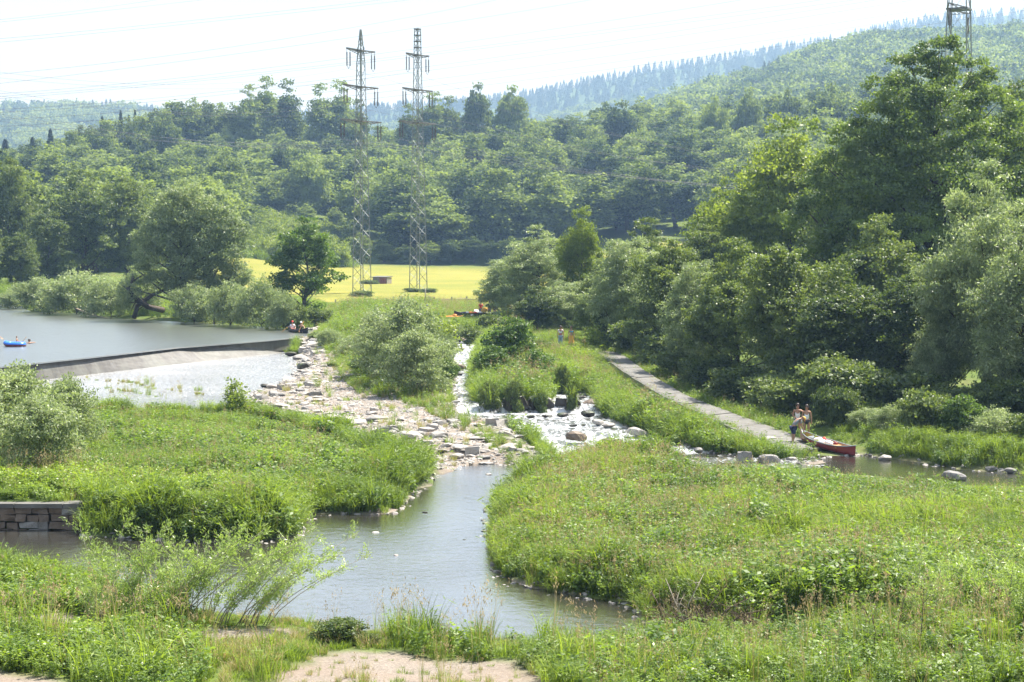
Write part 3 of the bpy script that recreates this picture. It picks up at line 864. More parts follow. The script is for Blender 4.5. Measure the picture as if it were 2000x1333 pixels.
for i in range(2):
    a, b = herb_leaves(r_, 9, .95, .30, .13, .05, 16)
    proto(f'herb{i}', merge([(*a, 'herb'), (*b, 'herb'), (*blades(r_, 14, .9, .3, .02, .5), 'grass')], f'leafy_herb_{i}'))
a, b = herb_leaves(r_, 12, .72, .32, .11, .055, 24)
proto('bright', merge([(*a, 'herb_bright'), (*b, 'herb_bright')], 'bright_herb'))
a, b = herb_leaves(r_, 8, .8, .32, .18, .10, 12)
proto('nettle', merge([(*a, 'herb'), (*b, 'herb')], 'broad_leaf_herb'))
proto('seedy', merge([(*blades(r_, 26, .9, .28, .018, .4), 'grass')] + panicles(r_, 6, 1.15, .3, size=.17, k=6), 'seeding_grass'))
proto('dry', merge([(*blades(r_, 40, .5, .22, .014, .5), 'grass_dry'), (*blades(r_, 24, .5, .22, .016, .5), 'grass')] + panicles(r_, 3, .7, .2, size=.12, k=6), 'dry_grass'))
proto('short', merge([(*blades(r_, 60, .34, .26, .016, .5), 'grass')], 'short_grass'))
proto('wisp', merge([(*blades(r_, 16, 1.0, .12, .010, .22, 4), 'grass')] + panicles(r_, 7, 1.45, .1, size=.2, k=7), 'wispy_grass'))
cm = TREES
for k_ in ('forest1', 'forest2', 'forest3', 'forest4', 'spruce', 'far_spruce', 'hill1', 'hill2', 'hill3', 'young_shrub'):
    proto(k_, TREES[k_][1])

def gn_group(name, objs):
    ng = bpy.data.node_groups.new(name, 'GeometryNodeTree')
    ng.interface.new_socket('Geometry', in_out='INPUT', socket_type='NodeSocketGeometry')
    ng.interface.new_socket('Geometry', in_out='OUTPUT', socket_type='NodeSocketGeometry')
    gi = ng.nodes.new('NodeGroupInput'); go = ng.nodes.new('NodeGroupOutput')
    iop = ng.nodes.new('GeometryNodeInstanceOnPoints')
    ji = ng.nodes.new('GeometryNodeJoinGeometry')
    for o in reversed(list(objs)):
        n = ng.nodes.new('GeometryNodeObjectInfo')
        n.inputs['Object'].default_value = o
        n.inputs['As Instance'].default_value = True
        ng.links.new(n.outputs['Geometry'], ji.inputs[0])
    def na(nm, ty):
        n = ng.nodes.new('GeometryNodeInputNamedAttribute'); n.data_type = ty
        n.inputs['Name'].default_value = nm
        return n.outputs['Attribute']
    ng.links.new(gi.outputs[0], iop.inputs['Points'])
    ng.links.new(ji.outputs[0], iop.inputs['Instance'])
    iop.inputs['Pick Instance'].default_value = True
    ng.links.new(na('pick', 'INT'), iop.inputs['Instance Index'])
    e2r = ng.nodes.new('FunctionNodeEulerToRotation')
    ng.links.new(na('rot', 'FLOAT_VECTOR'), e2r.inputs[0])
    ng.links.new(e2r.outputs[0], iop.inputs['Rotation'])
    ng.links.new(na('scl', 'FLOAT_VECTOR'), iop.inputs['Scale'])
    ng.links.new(iop.outputs[0], go.inputs[0])
    return ng
NINST = [0]
def cover(name, pts, kinds, pick, scl, label=None, cat=None, kind='stuff', tilt=.12, parent=None, objs=None):
    """one object of instanced plants or stones: pts (n,3), pick (n) index into kinds, scl (n) or (n,3)"""
    pts = np.asarray(pts, np.float32); n = len(pts)
    if n == 0: return None
    NINST[0] += n
    scl = np.asarray(scl, np.float32)
    if scl.ndim == 1: scl = np.repeat(scl[:, None], 3, 1)
    me = bpy.data.meshes.new(name)
    me.vertices.add(n); me.vertices.foreach_set('co', pts.ravel())
    rot = np.stack([RNG.normal(0, tilt, n), RNG.normal(0, tilt, n), RNG.uniform(0, 6.28, n)], 1).astype(np.float32)
    a = me.attributes.new('rot', 'FLOAT_VECTOR', 'POINT'); a.data.foreach_set('vector', rot.ravel())
    a = me.attributes.new('scl', 'FLOAT_VECTOR', 'POINT'); a.data.foreach_set('vector', scl.ravel())
    a = me.attributes.new('pick', 'INT', 'POINT'); a.data.foreach_set('value', np.asarray(pick, np.int32))
    o = link(name, me, parent)
    md = o.modifiers.new('scatter', 'NODES')
    md.node_group = gn_group(name, objs or [PROTO[k] for k in kinds])
    return setp(o, label, cat, None, kind)
def sample(pg, dens, seed=0, excl=(), edge=0.0):
    rng = np.random.default_rng(seed)
    x0, y0 = pg.min(0); x1, y1 = pg.max(0)
    n = int((x1 - x0) * (y1 - y0) * dens)
    x = rng.uniform(x0, x1, n); y = rng.uniform(y0, y1, n)
    ok = sdf(x, y, pg) < -edge
    # only what a camera near the photograph's can see
    ok &= (np.abs(x) < 0.36 * y + 4)
    x, y = x[ok], y[ok]
    for e, mg in excl:
        k = sdf(x, y, e) > mg
        x, y = x[k], y[k]
    z = height(x, y)
    # nothing grows under water
    for pg2, wz, dd, w in WATERS:
        s = sdf(x, y, pg2)
        k = (s > 0.1) | (z > wz(y) + 0.0)
        x, y, z = x[k], y[k], z[k]
    return np.stack([x, y, z - 0.03], 1)
# ------------------------------------------------------------------ weir
m, t, o = new_mat('wet weir concrete')
g = t.nodes.new("ShaderNodeNewGeometry")
mp = t.nodes.new("ShaderNodeMapping"); mp.inputs['Scale'].default_value = (1.0, 1.0, 0.25)
t.links.new(g.outputs['Position'], mp.inputs['Vector'])
nn = noise(t, 1.6, 6, 0.7, mp.outputs[0]); n2 = noise(t, 0.35, 3)
c = mixc(t, ramp(t, nn, 0.35, 0.68), (0.05, 0.045, 0.04), (0.125, 0.117, 0.105))
c = mixc(t, ramp(t, n2, 0.4, 0.7, 0, 0.5), c, (0.15, 0.16, 0.13))
p = N(t, "ShaderNodeBsdfPrincipled", Roughness=0.5)
t.links.new(c, p.inputs['Base Color'])
b_ = N(t, "ShaderNodeBump", Strength=0.6, Distance=0.06); t.links.new(nn, b_.inputs['Height']); t.links.new(b_.outputs[0], p.inputs['Normal'])
t.links.new(p.outputs[0], o.inputs['Surface'])
M['weir'] = m
crest = [(-700,832),(10,717),(175,699.6),(350,680),(525,666),(612,657.5)]
foot = [(-700,905),(0,752),(168,733),(350,712),(547,691),(600,672)]
def resamp(pts, z, n=60):
    w = [np.array(P(a, b, z)) for a, b in pts]
    s = np.concatenate([[0], np.cumsum([np.linalg.norm(w[i + 1] - w[i]) for i in range(len(w) - 1)])]); s /= s[-1]
    u = np.linspace(0, 1, n)
    w = np.array(w)
    return np.stack([np.interp(u, s, w[:, k]) for k in range(3)], 1)
cr, ft = resamp(crest, LAKE_Z), resamp(foot, 0.6)
vs, fs = [], []
for a, b in zip(cr, ft):
    d = a - b; d[2] = 0; d /= np.linalg.norm(d)
    bz = float(wz_left(b[1])) - 0.12
    prof = [a + d * .55 - [0, 0, .9], a + d * .55 + [0, 0, .02], a + [0, 0, .035], a * .9 + b * .1 + [0, 0, -.02], a * .45 + b * .55 - [0, 0, .03], np.array([b[0], b[1], bz + .12]), np.array([b[0], b[1], bz]) - d * .9]
    vs += [tuple(q) for q in prof]
k = 7
for i in range(len(cr) - 1):
    for j in range(k - 1):
        fs.append((i * k + j, i * k + j + 1, (i + 1) * k + j + 1, (i + 1) * k + j))
mb = MB(); mb.add(vs, fs, 0, False)
w_ = thing('weir', 'long low sloping concrete weir holding back the lake', 'weir')
mb.obj('weir_face', M['weir'], w_)

# ------------------------------------------------------------------ stones
def rock_mesh(seed, flat=0.6, sub=2):
    bm = bmesh.new()
    bmesh.ops.create_icosphere(bm, subdivisions=sub, radius=0.5)
    rg = np.random.default_rng(seed)
    V = np.array([v.co[:] for v in bm.verts])
    for _ in range(9):
        nrm = unit(rg.normal(size=3)); d = rg.uniform(.27, .42)
        k = V @ nrm
        V = V - np.maximum(k - d, 0)[:, None] * nrm
    V += rg.normal(size=V.shape) * 0.012
    V[:, 2] *= flat
    for v, c in zip(bm.verts, V): v.co = c
    me = bpy.data.meshes.new('rock_shape')
    bm.to_mesh(me); bm.free()
    return me
def block_mesh(seed):
    bm = bmesh.new(); bmesh.ops.create_cube(bm, size=.86)
    bmesh.ops.bevel(bm, geom=bm.edges[:], offset=.07, segments=1, affect='EDGES')
    bmesh.ops.subdivide_edges(bm, edges=bm.edges[:], cuts=1)
    rg = np.random.default_rng(seed)
    for v in bm.verts: v.co = v.co * (1 - .12 * (v.co.z > 0) * abs(v.co.x) * 2) + Vector(rg.normal(size=3) * .05)
    me = bpy.data.meshes.new('rock_shape'); bm.to_mesh(me); bm.free(); return me
ROCKS = [rock_mesh(s, f) for s, f in ((1, .45), (2, .6), (3, .7), (4, .4), (5, .8), (6, .55))] + [block_mesh(9), block_mesh(10)]
def rock_variants(mat):
    out = []
    for r in ROCKS:
        c = r.copy(); c.materials.append(M[mat]); out.append(c)
    return out
RV = {k: rock_variants(k) for k in ('stone', 'stone_grey', 'stone_wet', 'stone_brown')}
def rock(px, py, w, h, z, mat, label, name='boulder', group=None, v=None, rz=None, cat='boulder', dep=None):
    """a rock whose foot stands at photo pixel (px, py) on height z, w x h photo pixels large"""
    x, y, _ = P(px, py, z)
    s = y / F
    v = int(RNG.integers(0, 6)) if v is None else v
    o = link(name, RV[mat][v])
    sx = w * s; sz = h * s / {0: .45, 1: .6, 2: .7, 3: .4, 4: .8, 5: .55, 6: .9, 7: .9}[v] * 1.15
    o.location = (x, y + sx * .25, z + h * s * .30)
    o.scale = (sx * 1.15, (dep or sx * 0.9), sz)
    o.rotation_euler = (RNG.normal(0, .08), RNG.normal(0, .08), RNG.uniform(-.5, .5) if rz is None else rz)
    return setp(o, label, cat, group)
# named rocks of the rapids
rock(1127, 861, 42, 24, .30, 'stone_brown', 'lone brown boulder with white water around it in the middle of the stream', v=2)
rock(1006, 797, 40, 26, .56, 'stone_wet', 'dark square boulder under a grass tussock, leftmost in the row across the stream', v=6)
rock(1055, 796, 42, 25, .56, 'stone_wet', 'wide dark mossy boulder in the middle of the row across the stream', v=7)
rock(1098, 795, 26, 20, .56, 'stone_wet', 'small dark block with water falling on both sides, in the row of boulders', v=6)
rock(1120, 794, 24, 18, .56, 'stone_wet', 'dark block below a narrow grass tuft, rightmost in the row of boulders', v=7)
rock(1157, 790, 36, 14, .58, 'stone_brown', 'brown flat boulder at the right end of the boulder row', v=5)
rock(1085, 771, 14, 7, .75, 'stone_wet', 'small dark rock in the white water behind the boulder row', v=1)
rock(1136, 779, 18, 6, .7, 'stone_wet', 'flat dark rock behind the right end of the boulder row', v=3)
rock(1100, 814, 24, 10, .42, 'stone_wet', 'dark rock breaking the water below the boulder row', v=1)
rock(1035, 817, 18, 8, .40, 'stone_wet', 'low wet rock in the foam left of the dark rock', v=3)
rock(1065, 816, 16, 7, .40, 'stone_wet', 'low wet rock in the foam between two others', v=0)
rock(1150, 813, 30, 14, .42, 'stone_wet', 'dark mossy rock at the right edge of the pool', v=1)
rock(1168, 830, 28, 13, .33, 'stone', 'pale brown flat rock by the right edge of the stream', v=0)
rock(1188, 834, 24, 12, .3, 'stone', 'pale rounded rock beside the bushes at the right edge of the stream', v=5)
rock(1118, 834, 18, 6, .3, 'stone_wet', 'small flat dark rock left of another in the calm water', v=3)
rock(1139, 832, 10, 4, .3, 'stone_wet', 'tiny dark rock in the calm water', v=3)
rock(1247, 852, 42, 20, .22, 'stone', 'large pale boulder leaning on the bushes at the stream edge', v=2)
rock(1195, 867, 44, 12, .15, 'stone_brown', 'low brown rock with grass on it in the white water', v=0)
rock(900, 721, 22, 13, 1.05, 'stone_brown', 'brown rock in the upper rapids by the left bank', v=2)
rock(917, 757, 20, 12, .9, 'stone_brown', 'pointed brown rock in the upper rapids below the others', v=1)
rock(897, 684, 20, 6, 1.3, 'stone_brown', 'flat wet rock near the top of the rapids', v=3)
rock(922, 706, 20, 6, 1.15, 'stone_wet', 'dark rock with a thin fall of water over it', v=0)
rock(898, 733, 14, 7, 1.0, 'stone_wet', 'small dark rock against the left bank of the rapids', v=1)
rock(895, 669, 16, 8, 1.4, 'stone_wet', 'black stone beneath the driftwood at the head of the rapids', v=4)
rock(942, 676, 12, 8, 1.35, 'stone_wet', 'dark stone at the right edge of the head of the rapids', v=1)
rock(890, 787, 16, 6, .75, 'stone_grey', 'grey stone at the foot of the narrow rapids', v=3)
# along the right
rock(1455, 904, 26, 26, .02, 'stone_grey', 'upright grey slab standing at the water edge behind the tall grass', v=6)
rock(1502, 905, 34, 18, .02, 'stone_grey', 'broad grey block right of the upright slab', v=7)
rock(1546, 900, 20, 9, .02, 'stone', 'small pale stone beside the foot of the path', v=0)
rock(1366, 884, 20, 12, .1, 'stone_grey', 'grey stone below the bank left of the upright slab', v=1)
rock(1500, 860, 40, 8, .25, 'stone', 'flat pale stones beside the lower end of the path', v=3)
rock(1655, 960, 40, 24, .1, 'stone', 'pale rough boulder at the far edge of the grass', v=1)
rock(1868, 938, 46, 22, .02, 'stone_grey', 'pale pointed boulder at the far edge of the grass on the right', v=2)
rock(1729, 899, 24, 14, .02, 'stone', 'round pale stone at the foot of the dark bank', v=5)
for i, (px, py, w, h) in enumerate([(1665,884,16,8),(1705,886,22,10),(1745,890,16,8),(1765,893,20,9),(1785,897,22,11),(1800,895,18,9),(1815,899,16,10),(1830,902,22,9),(1850,905,20,10),(1870,908,24,10),(1900,914,26,12),(1935,920,24,12),(1975,925,26,12),(1690,883,12,6),(1720,884,12,7)]):
    rock(px, py, w, h, .02, 'stone_grey', 'grey stone in the shade along the far edge of the channel', 'stone', 'stones along the far edge of the channel', cat='stone')
for px, py, w, h in [(1880,908,14,7),(1500,1240,14,6)]:
    pass
rock(1690, 1252, 44, 18, .05, 'stone', 'pink stone in the little creek in front of the meadow', v=5)
rock(1655, 1260, 24, 14, .05, 'stone', 'pale stone left of the pink one in the creek', v=1)
rock(1610, 1252, 22, 12, .05, 'stone', 'pale stone half under the grass of the creek bank', v=0)
rock(1480, 1243, 40, 16, .05, 'stone_grey', 'grey flat stone under the dead branches', v=0)
rock(1440, 1252, 30, 12, .05, 'stone', 'pink flat stone beside the dead branches', v=3)
# weir end stones
for i, (px, py, w, h, mt, lb) in enumerate([(555,686,20,10,'stone_wet','small dark rock at the foot of the weir face'),(577,682,40,10,'stone_wet','flat dark slab where the weir meets the bank'),(567,696,26,10,'stone_wet','dark rock second from the weir along the bank'),(585,703,30,14,'stone_grey','grey rounded rock third from the weir along the bank'),
                              (590,722,30,18,'stone_wet','dark rock at the bend of the apron edge'),(600,716,34,12,'stone','pale slab above the dark rock at the apron bend'),(615,700,26,9,'stone','pale slab near the weir end on the bank'),(606,735,36,16,'stone','big pale block at the right edge of the apron')]):
    rock(px, py, w, h, .68, mt, lb)
for px, py, w, h, mt, lb in [(518,757,20,9,'stone_wet','dark stone at the corner of the gravel by the apron'),(530,760,24,11,'stone','pale stone beside the dark one at the apron corner'),(580,757,20,12,'stone','pale angular stone on the upper gravel'),(735,822,42,14,'stone_grey','grey flat-topped block at the water edge of the gravel'),
    (727,811,26,10,'stone','pale block behind the flat-topped one'),(657,812,26,10,'stone_grey','grey stone at the channel edge'),(815,855,40,15,'stone','long pale boulder beside the darker one on the gravel edge'),(845,861,42,18,'stone_brown','dark-faced boulder on the gravel edge beside the long pale one'),
    (762,848,26,11,'stone_grey','grey stone in the side channel'),(800,808,18,9,'stone_grey','small grey stone on the open gravel'),(884,834,34,14,'stone','pale long block on the gravel below the grass'),(934,857,20,17,'stone','pale upright block near the tip of the gravel'),
    (905,857,32,14,'stone','pale wedge-shaped rock left of the upright block'),(838,823,24,11,'stone','pale stone in the middle of the gravel'),(730,805,20,12,'stone','pointed pale stone behind the blocks'),(893,898,34,13,'stone','flat pale rock at the water edge near the tip'),
    (996,898,28,14,'stone','rounded pale rock at the tip of the gravel'),(938,899,20,9,'stone_wet','dark wet stone at the tip of the gravel'),(920,887,26,12,'stone_brown','brown stone near the gravel tip'),(797,777,22,9,'stone_brown','brown stone at the top of the gravel by the grass'),
    (595,793,22,10,'stone','pale stone by the side channel on the left gravel'),(547,797,34,13,'stone','long pale boulder at the lower left of the gravel'),(596,803,16,12,'stone_grey','grey pointed stone at the side channel bend'),(607,797,14,9,'stone','rounded pale stone at the side channel bend'),
    (950,908,30,6,'stone','flat pale slab lying in the pool at the gravel tip'),(955,929,14,5,'stone','small stone in the pool below the gravel tip'),(690,827,12,7,'stone','small pale stone in the side channel'),
    (602,1019,14,8,'stone','reddish stone in the pool beside the island'),(733,1042,14,5,'stone','flat reddish stone in the middle of the pool'),(773,1087,9,6,'stone','small reddish stone in the open pool'),(830,1003,12,4,'stone_wet','dark flat stone in the upper pool'),(908,1056,8,3,'stone_wet','tiny dark stone in the pool near the right bank')]:
    z = zl(px, py) + .04 if (py < 895 and px < 760) else (.28 if py < 880 else .06)
    if py > 900: z = -.02
    if py < 830 and px > 690: z = .5
    rock(px, py, w, h, z, mt, lb)
rng = np.random.default_rng(77)
gp = sample(BAR, 5.0, 5)
gp = gp[np.argsort(rng.random(len(gp)))]
cnt = 0
for x, y, z in gp:
    if cnt >= 290: break
    px = 1000 + F * x / y
    # keep the thickly overgrown upper middle free
    if y > 92 and px > 700: continue
    if y > 100 and px > 640 and rng.random() < .8: continue
    s = rng.uniform(.34, .72) * (1.6 if rng.random() < .12 else 1)
    o = link('stone', RV['stone' if rng.random() < .8 else 'stone_grey'][int(rng.integers(0, 8))])
    o.location = (x, y, z + s * .10)
    o.scale = (s * rng.uniform(.9, 1.6), s * rng.uniform(.7, 1.1), s * rng.uniform(.45, .8))
    o.rotation_euler = (rng.normal(0, .12), rng.normal(0, .12), rng.uniform(0, 6.28))
    setp(o, 'loose pale stone lying among many on the gravel bar', 'stone', 'loose stones on the gravel bar')
    cnt += 1
PEB = []
for i in range(4):
    me = rock_mesh(100 + i, .5, 1); me.materials.append(M['stone' if i < 3 else 'stone_grey'])
    PEB.append(bpy.data.objects.new('pebble_pattern', me))
pp = np.concatenate([sample(BAR, 26, 6), sample(SAND5, 60, 7), sample(SAND1, 5, 8), sample(SAND2, 20, 9)])
cover('gravel', pp, None, RNG.integers(0, 4, len(pp)), np.stack([RNG.uniform(.10, .38, len(pp)) for _ in range(3)], 1) * (.35 + .65 * (pp[:, 1:2] > 60)), objs=PEB, tilt=.3)
shore = []
for pg, wz in ((LSTREAM, wz_left), (RAPIDS, wz_right), (POOL, None)):
    x = RNG.uniform(pg[:, 0].min() - 1, pg[:, 0].max() + 1, 14000); y = RNG.uniform(pg[:, 1].min() - 1, pg[:, 1].max() + 1, 14000)
    s = sdf(x, y, pg); k = (np.abs(s + .1) < .5) & (np.abs(x) < .36 * y) & (y > 42)
    x, y = x[k][:1500], y[k][:1500]
    shore.append(np.stack([x, y, height(x, y) + .02], 1))
shore = np.concatenate(shore)
cover('shore_stones', shore, None, RNG.integers(0, 4, len(shore)), np.stack([RNG.uniform(.12, .40, len(shore)) for _ in range(3)], 1), objs=PEB, tilt=.3)

# ------------------------------------------------------------------ stone ramp beside the stream
mb = MB()
nL = np.array([P(*a) for a in PATH_L]); nR = np.array([P(*a) for a in PATH_R])
def rs(w, n):
    s = np.concatenate([[0], np.cumsum(np.linalg.norm(np.diff(w, axis=0), axis=1))]); s /= s[-1]
    u = np.linspace(0, 1, n)
    return np.stack([np.interp(u, s, w[:, k]) for k in range(3)], 1)
A_, B_ = rs(nL, 25), rs(nR, 25)
M['slab'] = plain('worn pale concrete', (0.135, 0.13, 0.12), 0.8, 0.3, 0.25, 1.8, bump=.4)
M['slab_wet'] = plain('wet concrete kerb', (0.14, 0.135, 0.12), 0.35, 0.5, 0.3, 2.0, bump=.4)
rp = link('path', MB().mesh('path', M['slab'])); setp(rp, kind='structure')
for i in range(24):
    j = .012
    a0, a1 = A_[i] + (A_[i + 1] - A_[i]) * j, A_[i + 1] - (A_[i + 1] - A_[i]) * j
    b0, b1 = B_[i] + (B_[i + 1] - B_[i]) * j, B_[i + 1] - (B_[i + 1] - B_[i]) * j
    dz = RNG.normal(0, .012)
    a_, b_, c_, d_ = [np.array([q[0], q[1], q[2] + .06 + dz]) for q in (a0, b0, b1, a1)]
    lo_ = [q - [0, 0, .3] for q in (a_, b_, c_, d_)]
    mb = MB(); mb.add([*lo_, a_, b_, c_, d_], [(0, 3, 2, 1), (4, 5, 6, 7), (0, 1, 5, 4), (1, 2, 6, 5), (2, 3, 7, 6), (3, 0, 4, 7)])
    s_ = mb.obj('slab', M['slab']); s_.parent = rp
    # low kerb with water beside it
    kw = unit(A_[i] - B_[i]); 
    mb = MB()
    e0, e1 = a0 + kw * .03, a1 + kw * .03
    f0, f1 = a0 + kw * .30, a1 + kw * .30
    q = [e0, f0, f1, e1]
    mb.add([tuple(v + [0, 0, -.3]) for v in q] + [tuple(v + [0, 0, .14 + dz]) for v in q], [(0, 3, 2, 1), (4, 5, 6, 7), (0, 1, 5, 4), (1, 2, 6, 5), (2, 3, 7, 6), (3, 0, 4, 7)])
    s_ = mb.obj('kerb_stone', M['slab_wet']); s_.parent = rp

# ------------------------------------------------------------------ old stone wall at the left
wl = thing('retaining_wall', 'low weathered stone wall under the overgrown left bank', 'wall', (0, 0, 0))
x0, x1 = PX(-260, 59.8), PX(148, 59.8)
y_w = 59.8
zz = -.25; row = 0
RB = np.random.default_rng(5)
while zz < .72:
    hh_ = RB.uniform(.20, .30)
    x = x0 + RB.uniform(-.3, 0)
    while x < x1 - .15:
        w = min(RB.uniform(.35, .75), x1 - x)
        mb = MB(); dd = RB.uniform(-.03, .03)
        mb.box((x + w / 2, y_w + .25 + dd, zz + hh_ / 2), (w - .03, .6, hh_ - .025))
        mb.v = [(a + RB.uniform(-.04, .04), b + RB.uniform(-.06, .06), c + RB.uniform(-.035, .035)) for a, b, c in mb.v]
        s_ = mb.obj('stone_block', M['stone_brown' if RB.random() < .6 else 'stone_grey']); s_.parent = wl
        x += w
    zz += hh_; row += 1
x = x0
while x < x1:
    w = min(RB.uniform(1.2, 1.8), x1 - x + .05)
    mb = MB(); mb.box((x + w / 2, y_w + .22, zz + .07), (w - .02, .75, .15))
    s_ = mb.obj('cap_stone', M['slab']); s_.parent = wl
    x += w
# ------------------------------------------------------------------ trees and shrubs of the right bank
T = plant_px
T('ash', 1815, 120, 62, 500, 'tallest tree, broad dark ash with light tips standing in front of the cut-off pylon', name='ash_tree', rz=0.0)
T('broad2', 2010, 140, 150, 330, 'light green tree at the right edge of the photo behind the tall ash')
T('broad1', 2080, 118, 250, 260, 'green tree partly cut by the right edge, between the ash and the pale willow')
T('yellow1', 1545, 152, 222, 330, 'yellow-green loose-crowned tree left of the tall ash')
T('yellow1', 1440, 165, 335, 200, 'small yellow-green tree leaning left below the wooded slope', rz=2)
T('broad2', 1650, 135, 330, 260, 'dark green tree filling the gap between yellow-green tree and ash')
T('broad1', 1720, 112, 425, 250, 'dark round tree in the shade under the left side of the ash')
T('willow1', 1925, 92, 318, 300, 'pale grey-green willow with the highest top on the right bank', name='willow_tree')
T('willow1', 1995, 86, 440, 270, 'pale willow at the right edge hanging down to the channel', name='willow_tree', rz=1.2)
T('willow2', 1850, 93, 560, 190, 'grey-green willow bush filling the shade left of the pale willows', name='willow_tree')
T('broad2', 1770, 97, 540, 260, 'dark leafy tree above the stones of the channel edge')
T('broad1', 1640, 98, 520, 270, 'dark tree with lit leaf tips directly above the three people at the red canoe')
T('broad2', 1535, 101, 480, 260, 'dense green tree left of the people at the red canoe', rz=1)
T('broad1', 1440, 107, 470, 230, 'dense green tree above the lower third of the stone ramp', rz=2)
T('willow2', 1370, 113, 500, 200, 'grey-green bushy willow above the middle of the stone ramp', name='willow_tree', rz=1)
T('broad2', 1300, 122, 470, 200, 'dark green tree above the upper part of the stone ramp', rz=4)
T('willow2', 1225, 134, 455, 210, 'pale round willow above the head of the stone ramp', name='willow_tree', rz=2)
T('broad1', 1170, 141, 510, 130, 'green bushy tree behind the light sapling at the head of the ramp', rz=3)
T('yellow1', 1135, 160, 402, 120, 'slender light green tree rising above the bushes in the middle', rz=1)
T('willow1', 1050, 166, 442, 190, 'pale willow beside the mown field, right of the two pylons', name='willow_tree', rz=3)
T('willow2', 985, 175, 500, 140, 'small pale willow overhanging the bank where canoes lie', name='willow_tree', rz=2)
T('willow2', 1110, 155, 545, 150, 'low pale willow behind the two walkers', name='willow_tree', rz=5)
T('broad1', 1260, 150, 430, 170, 'green tree behind the pale round willow', rz=5)
T('broad2', 1370, 150, 440, 200, 'green tree in the second row above the middle of the ramp', rz=2.5)
T('broad1', 1050, 152, 560, 110, 'dark green bush over the path beside the two walkers', rz=1.5)
for i, (px, d, top, w, k) in enumerate([(1250,128,630,110,'dark_shrub'),(1305,120,650,120,'dark_shrub'),(1345,113,690,120,'dark_shrub'),(1400,107,700,130,'dark_shrub'),(1455,101,720,130,'dark_shrub'),(1510,97,735,120,'dark_shrub'),(1560,94,745,120,'dark_shrub'),
      (1205,137,600,90,'dark_shrub'),(1650,93,700,150,'dark_shrub'),(1720,91,720,150,'dark_shrub'),(1790,90,730,150,'dark_shrub'),(1860,88,760,150,'dark_shrub'),(1930,87,760,150,'dark_shrub'),(2000,85,740,160,'dark_shrub'),(1600,99,640,150,'dark_shrub')]):
    T(k, px - 8, d - .6, top - 8, w * 1.15, 'dark bush in the shade under the trees along the right bank', 'bush', name='shrub', group='shaded bushes under the right bank trees')
for px, d, top, w in [(1618,88.5,800,70),(1655,87.5,800,90),(1700,86,795,110),(1750,83.8,800,130),(1815,82.3,805,140),(1885,80.6,808,150),(1950,79.3,806,150),(2020,78,800,170),(1960,84.5,740,150),(2010,86,700,170)]:
    T(['dark_shrub', 'green_shrub', 'willow_shrub2', 'dark_shrub'][int(px) // 7 % 4], px, d, top - [0, 34, 12, 48][int(px) // 5 % 4], w * [1.1, .75, .9][int(px) // 3 % 3], 'dark low bush hanging over the stones of the far channel edge', 'bush', name='shrub', group='dark bushes over the channel edge')
for px, d, top, w, k in [(2190,86,430,330,'willow1'),(2330,80,480,330,'willow1'),(2290,95,380,360,'broad1'),(2150,98,330,300,'broad2')]:
    T(k, px, d, top, w, 'tree of the right bank standing beyond the right edge of the photo', group='trees beyond the right edge')
for px, d, top, w, lb in [(940,104,738,64,'dark leafy bush at the foot of the alder bush beside the narrow rapids'),(985,102,742,66,'dark leafy bush behind the leftmost dark boulder'),(1030,101.5,745,60,'dark leafy bush behind the wide mossy boulder'),(1075,106,728,60,'green bush behind the small dark block')]:
    T('green_shrub', px, d, top, w, lb, 'bush', name='shrub')
for px, d, top, w, lb in [(957,98.4,742,48,'round leafy tussock standing in the stream left of the boulder row'),(1118,98.2,746,26,'narrow leafy tussock on the rightmost dark block'),(1097,104.5,710,36,'upright leafy tussock behind the small dark block'),(1005,97.9,738,44,'leafy tussock hanging over the leftmost dark boulder'),(1056,97.9,764,34,'small leafy growth on the mossy middle boulder')]:
    T('dark_shrub', px, d, top, w, lb, 'tussock', name='leafy_tussock')
# ------------------------------------------------------------------ lake bank on the left
T('broad1', -40, 246, 400, 130, 'green tree at the far left edge of the lake', rz=1)
T('broad2', 40, 250, 455, 110, 'light green small tree on the far lake shore at the left edge', rz=2)
for i, (px, d, top, w, k, lb) in enumerate([(95,262,410,150,'broad2','lower dark tree at the left end of the dark group behind the lake shrubs'),(165,268,335,190,'broad1','big dark rounded tree in the middle of the dark group behind the lake shrubs'),
        (250,272,345,170,'broad2','dark tree directly left of the big willow, behind it'),(20,270,310,140,'broad2','light green tree high at the left edge above the lake'),(-60,275,330,150,'broad1','green tree beyond the left edge above the lake')]):
    T(k, px, d, top, w, lb, rz=i)
def wlobes(data): return [(x * 1.05, y, z, r * .84, r * .84, r * .78) for x, y, z, r in data]
tree_kind('big_willow', 61, 15.8, 6.5, .5, 0, 56000, .30, .13, 'leaf_willow', droop=.3, csig=.12, r0=.42, clump=26, fill=.1,
    lobes=wlobes([(0.2,0,13.8,2.0),(-1.4,.5,12.6,2.0),(1.8,-.5,12.4,1.9),(3.6,0,10.8,2.2),(5.0,.5,9.4,2.1),(-2.6,0,10.8,2.0),(.4,-.8,10.8,2.2),(-3.8,-.4,9.0,1.9),(-1.6,-1,8.8,2.1),(2.0,-1,8.6,2.2),
                  (4.8,-.6,7.2,2.2),(-3.4,-.5,6.8,1.9),(.3,-1,6.4,2.0),(3.4,-.4,5.4,2.0),(5.6,0,4.9,1.6),(-4.6,.4,5.0,1.6),(-5.8,0,3.4,1.6),(-1.6,0,4.6,1.5),(1,1.5,9,2.6),(2.2,-.5,3.6,1.9),(-.6,-.6,3.2,1.7),(4.2,.3,3.0,1.7),(.8,.8,5.2,2.2),(-3.0,.2,4.2,1.6)]), lean=(-1.2, 0))
plant('big_willow', PX(362, 181), 181, PD(362, 340, 181)[2] - 1.9, None, 0.0, 'big round-topped willow with leaning limbs on the lake bank', name='willow_tree', z=1.8)
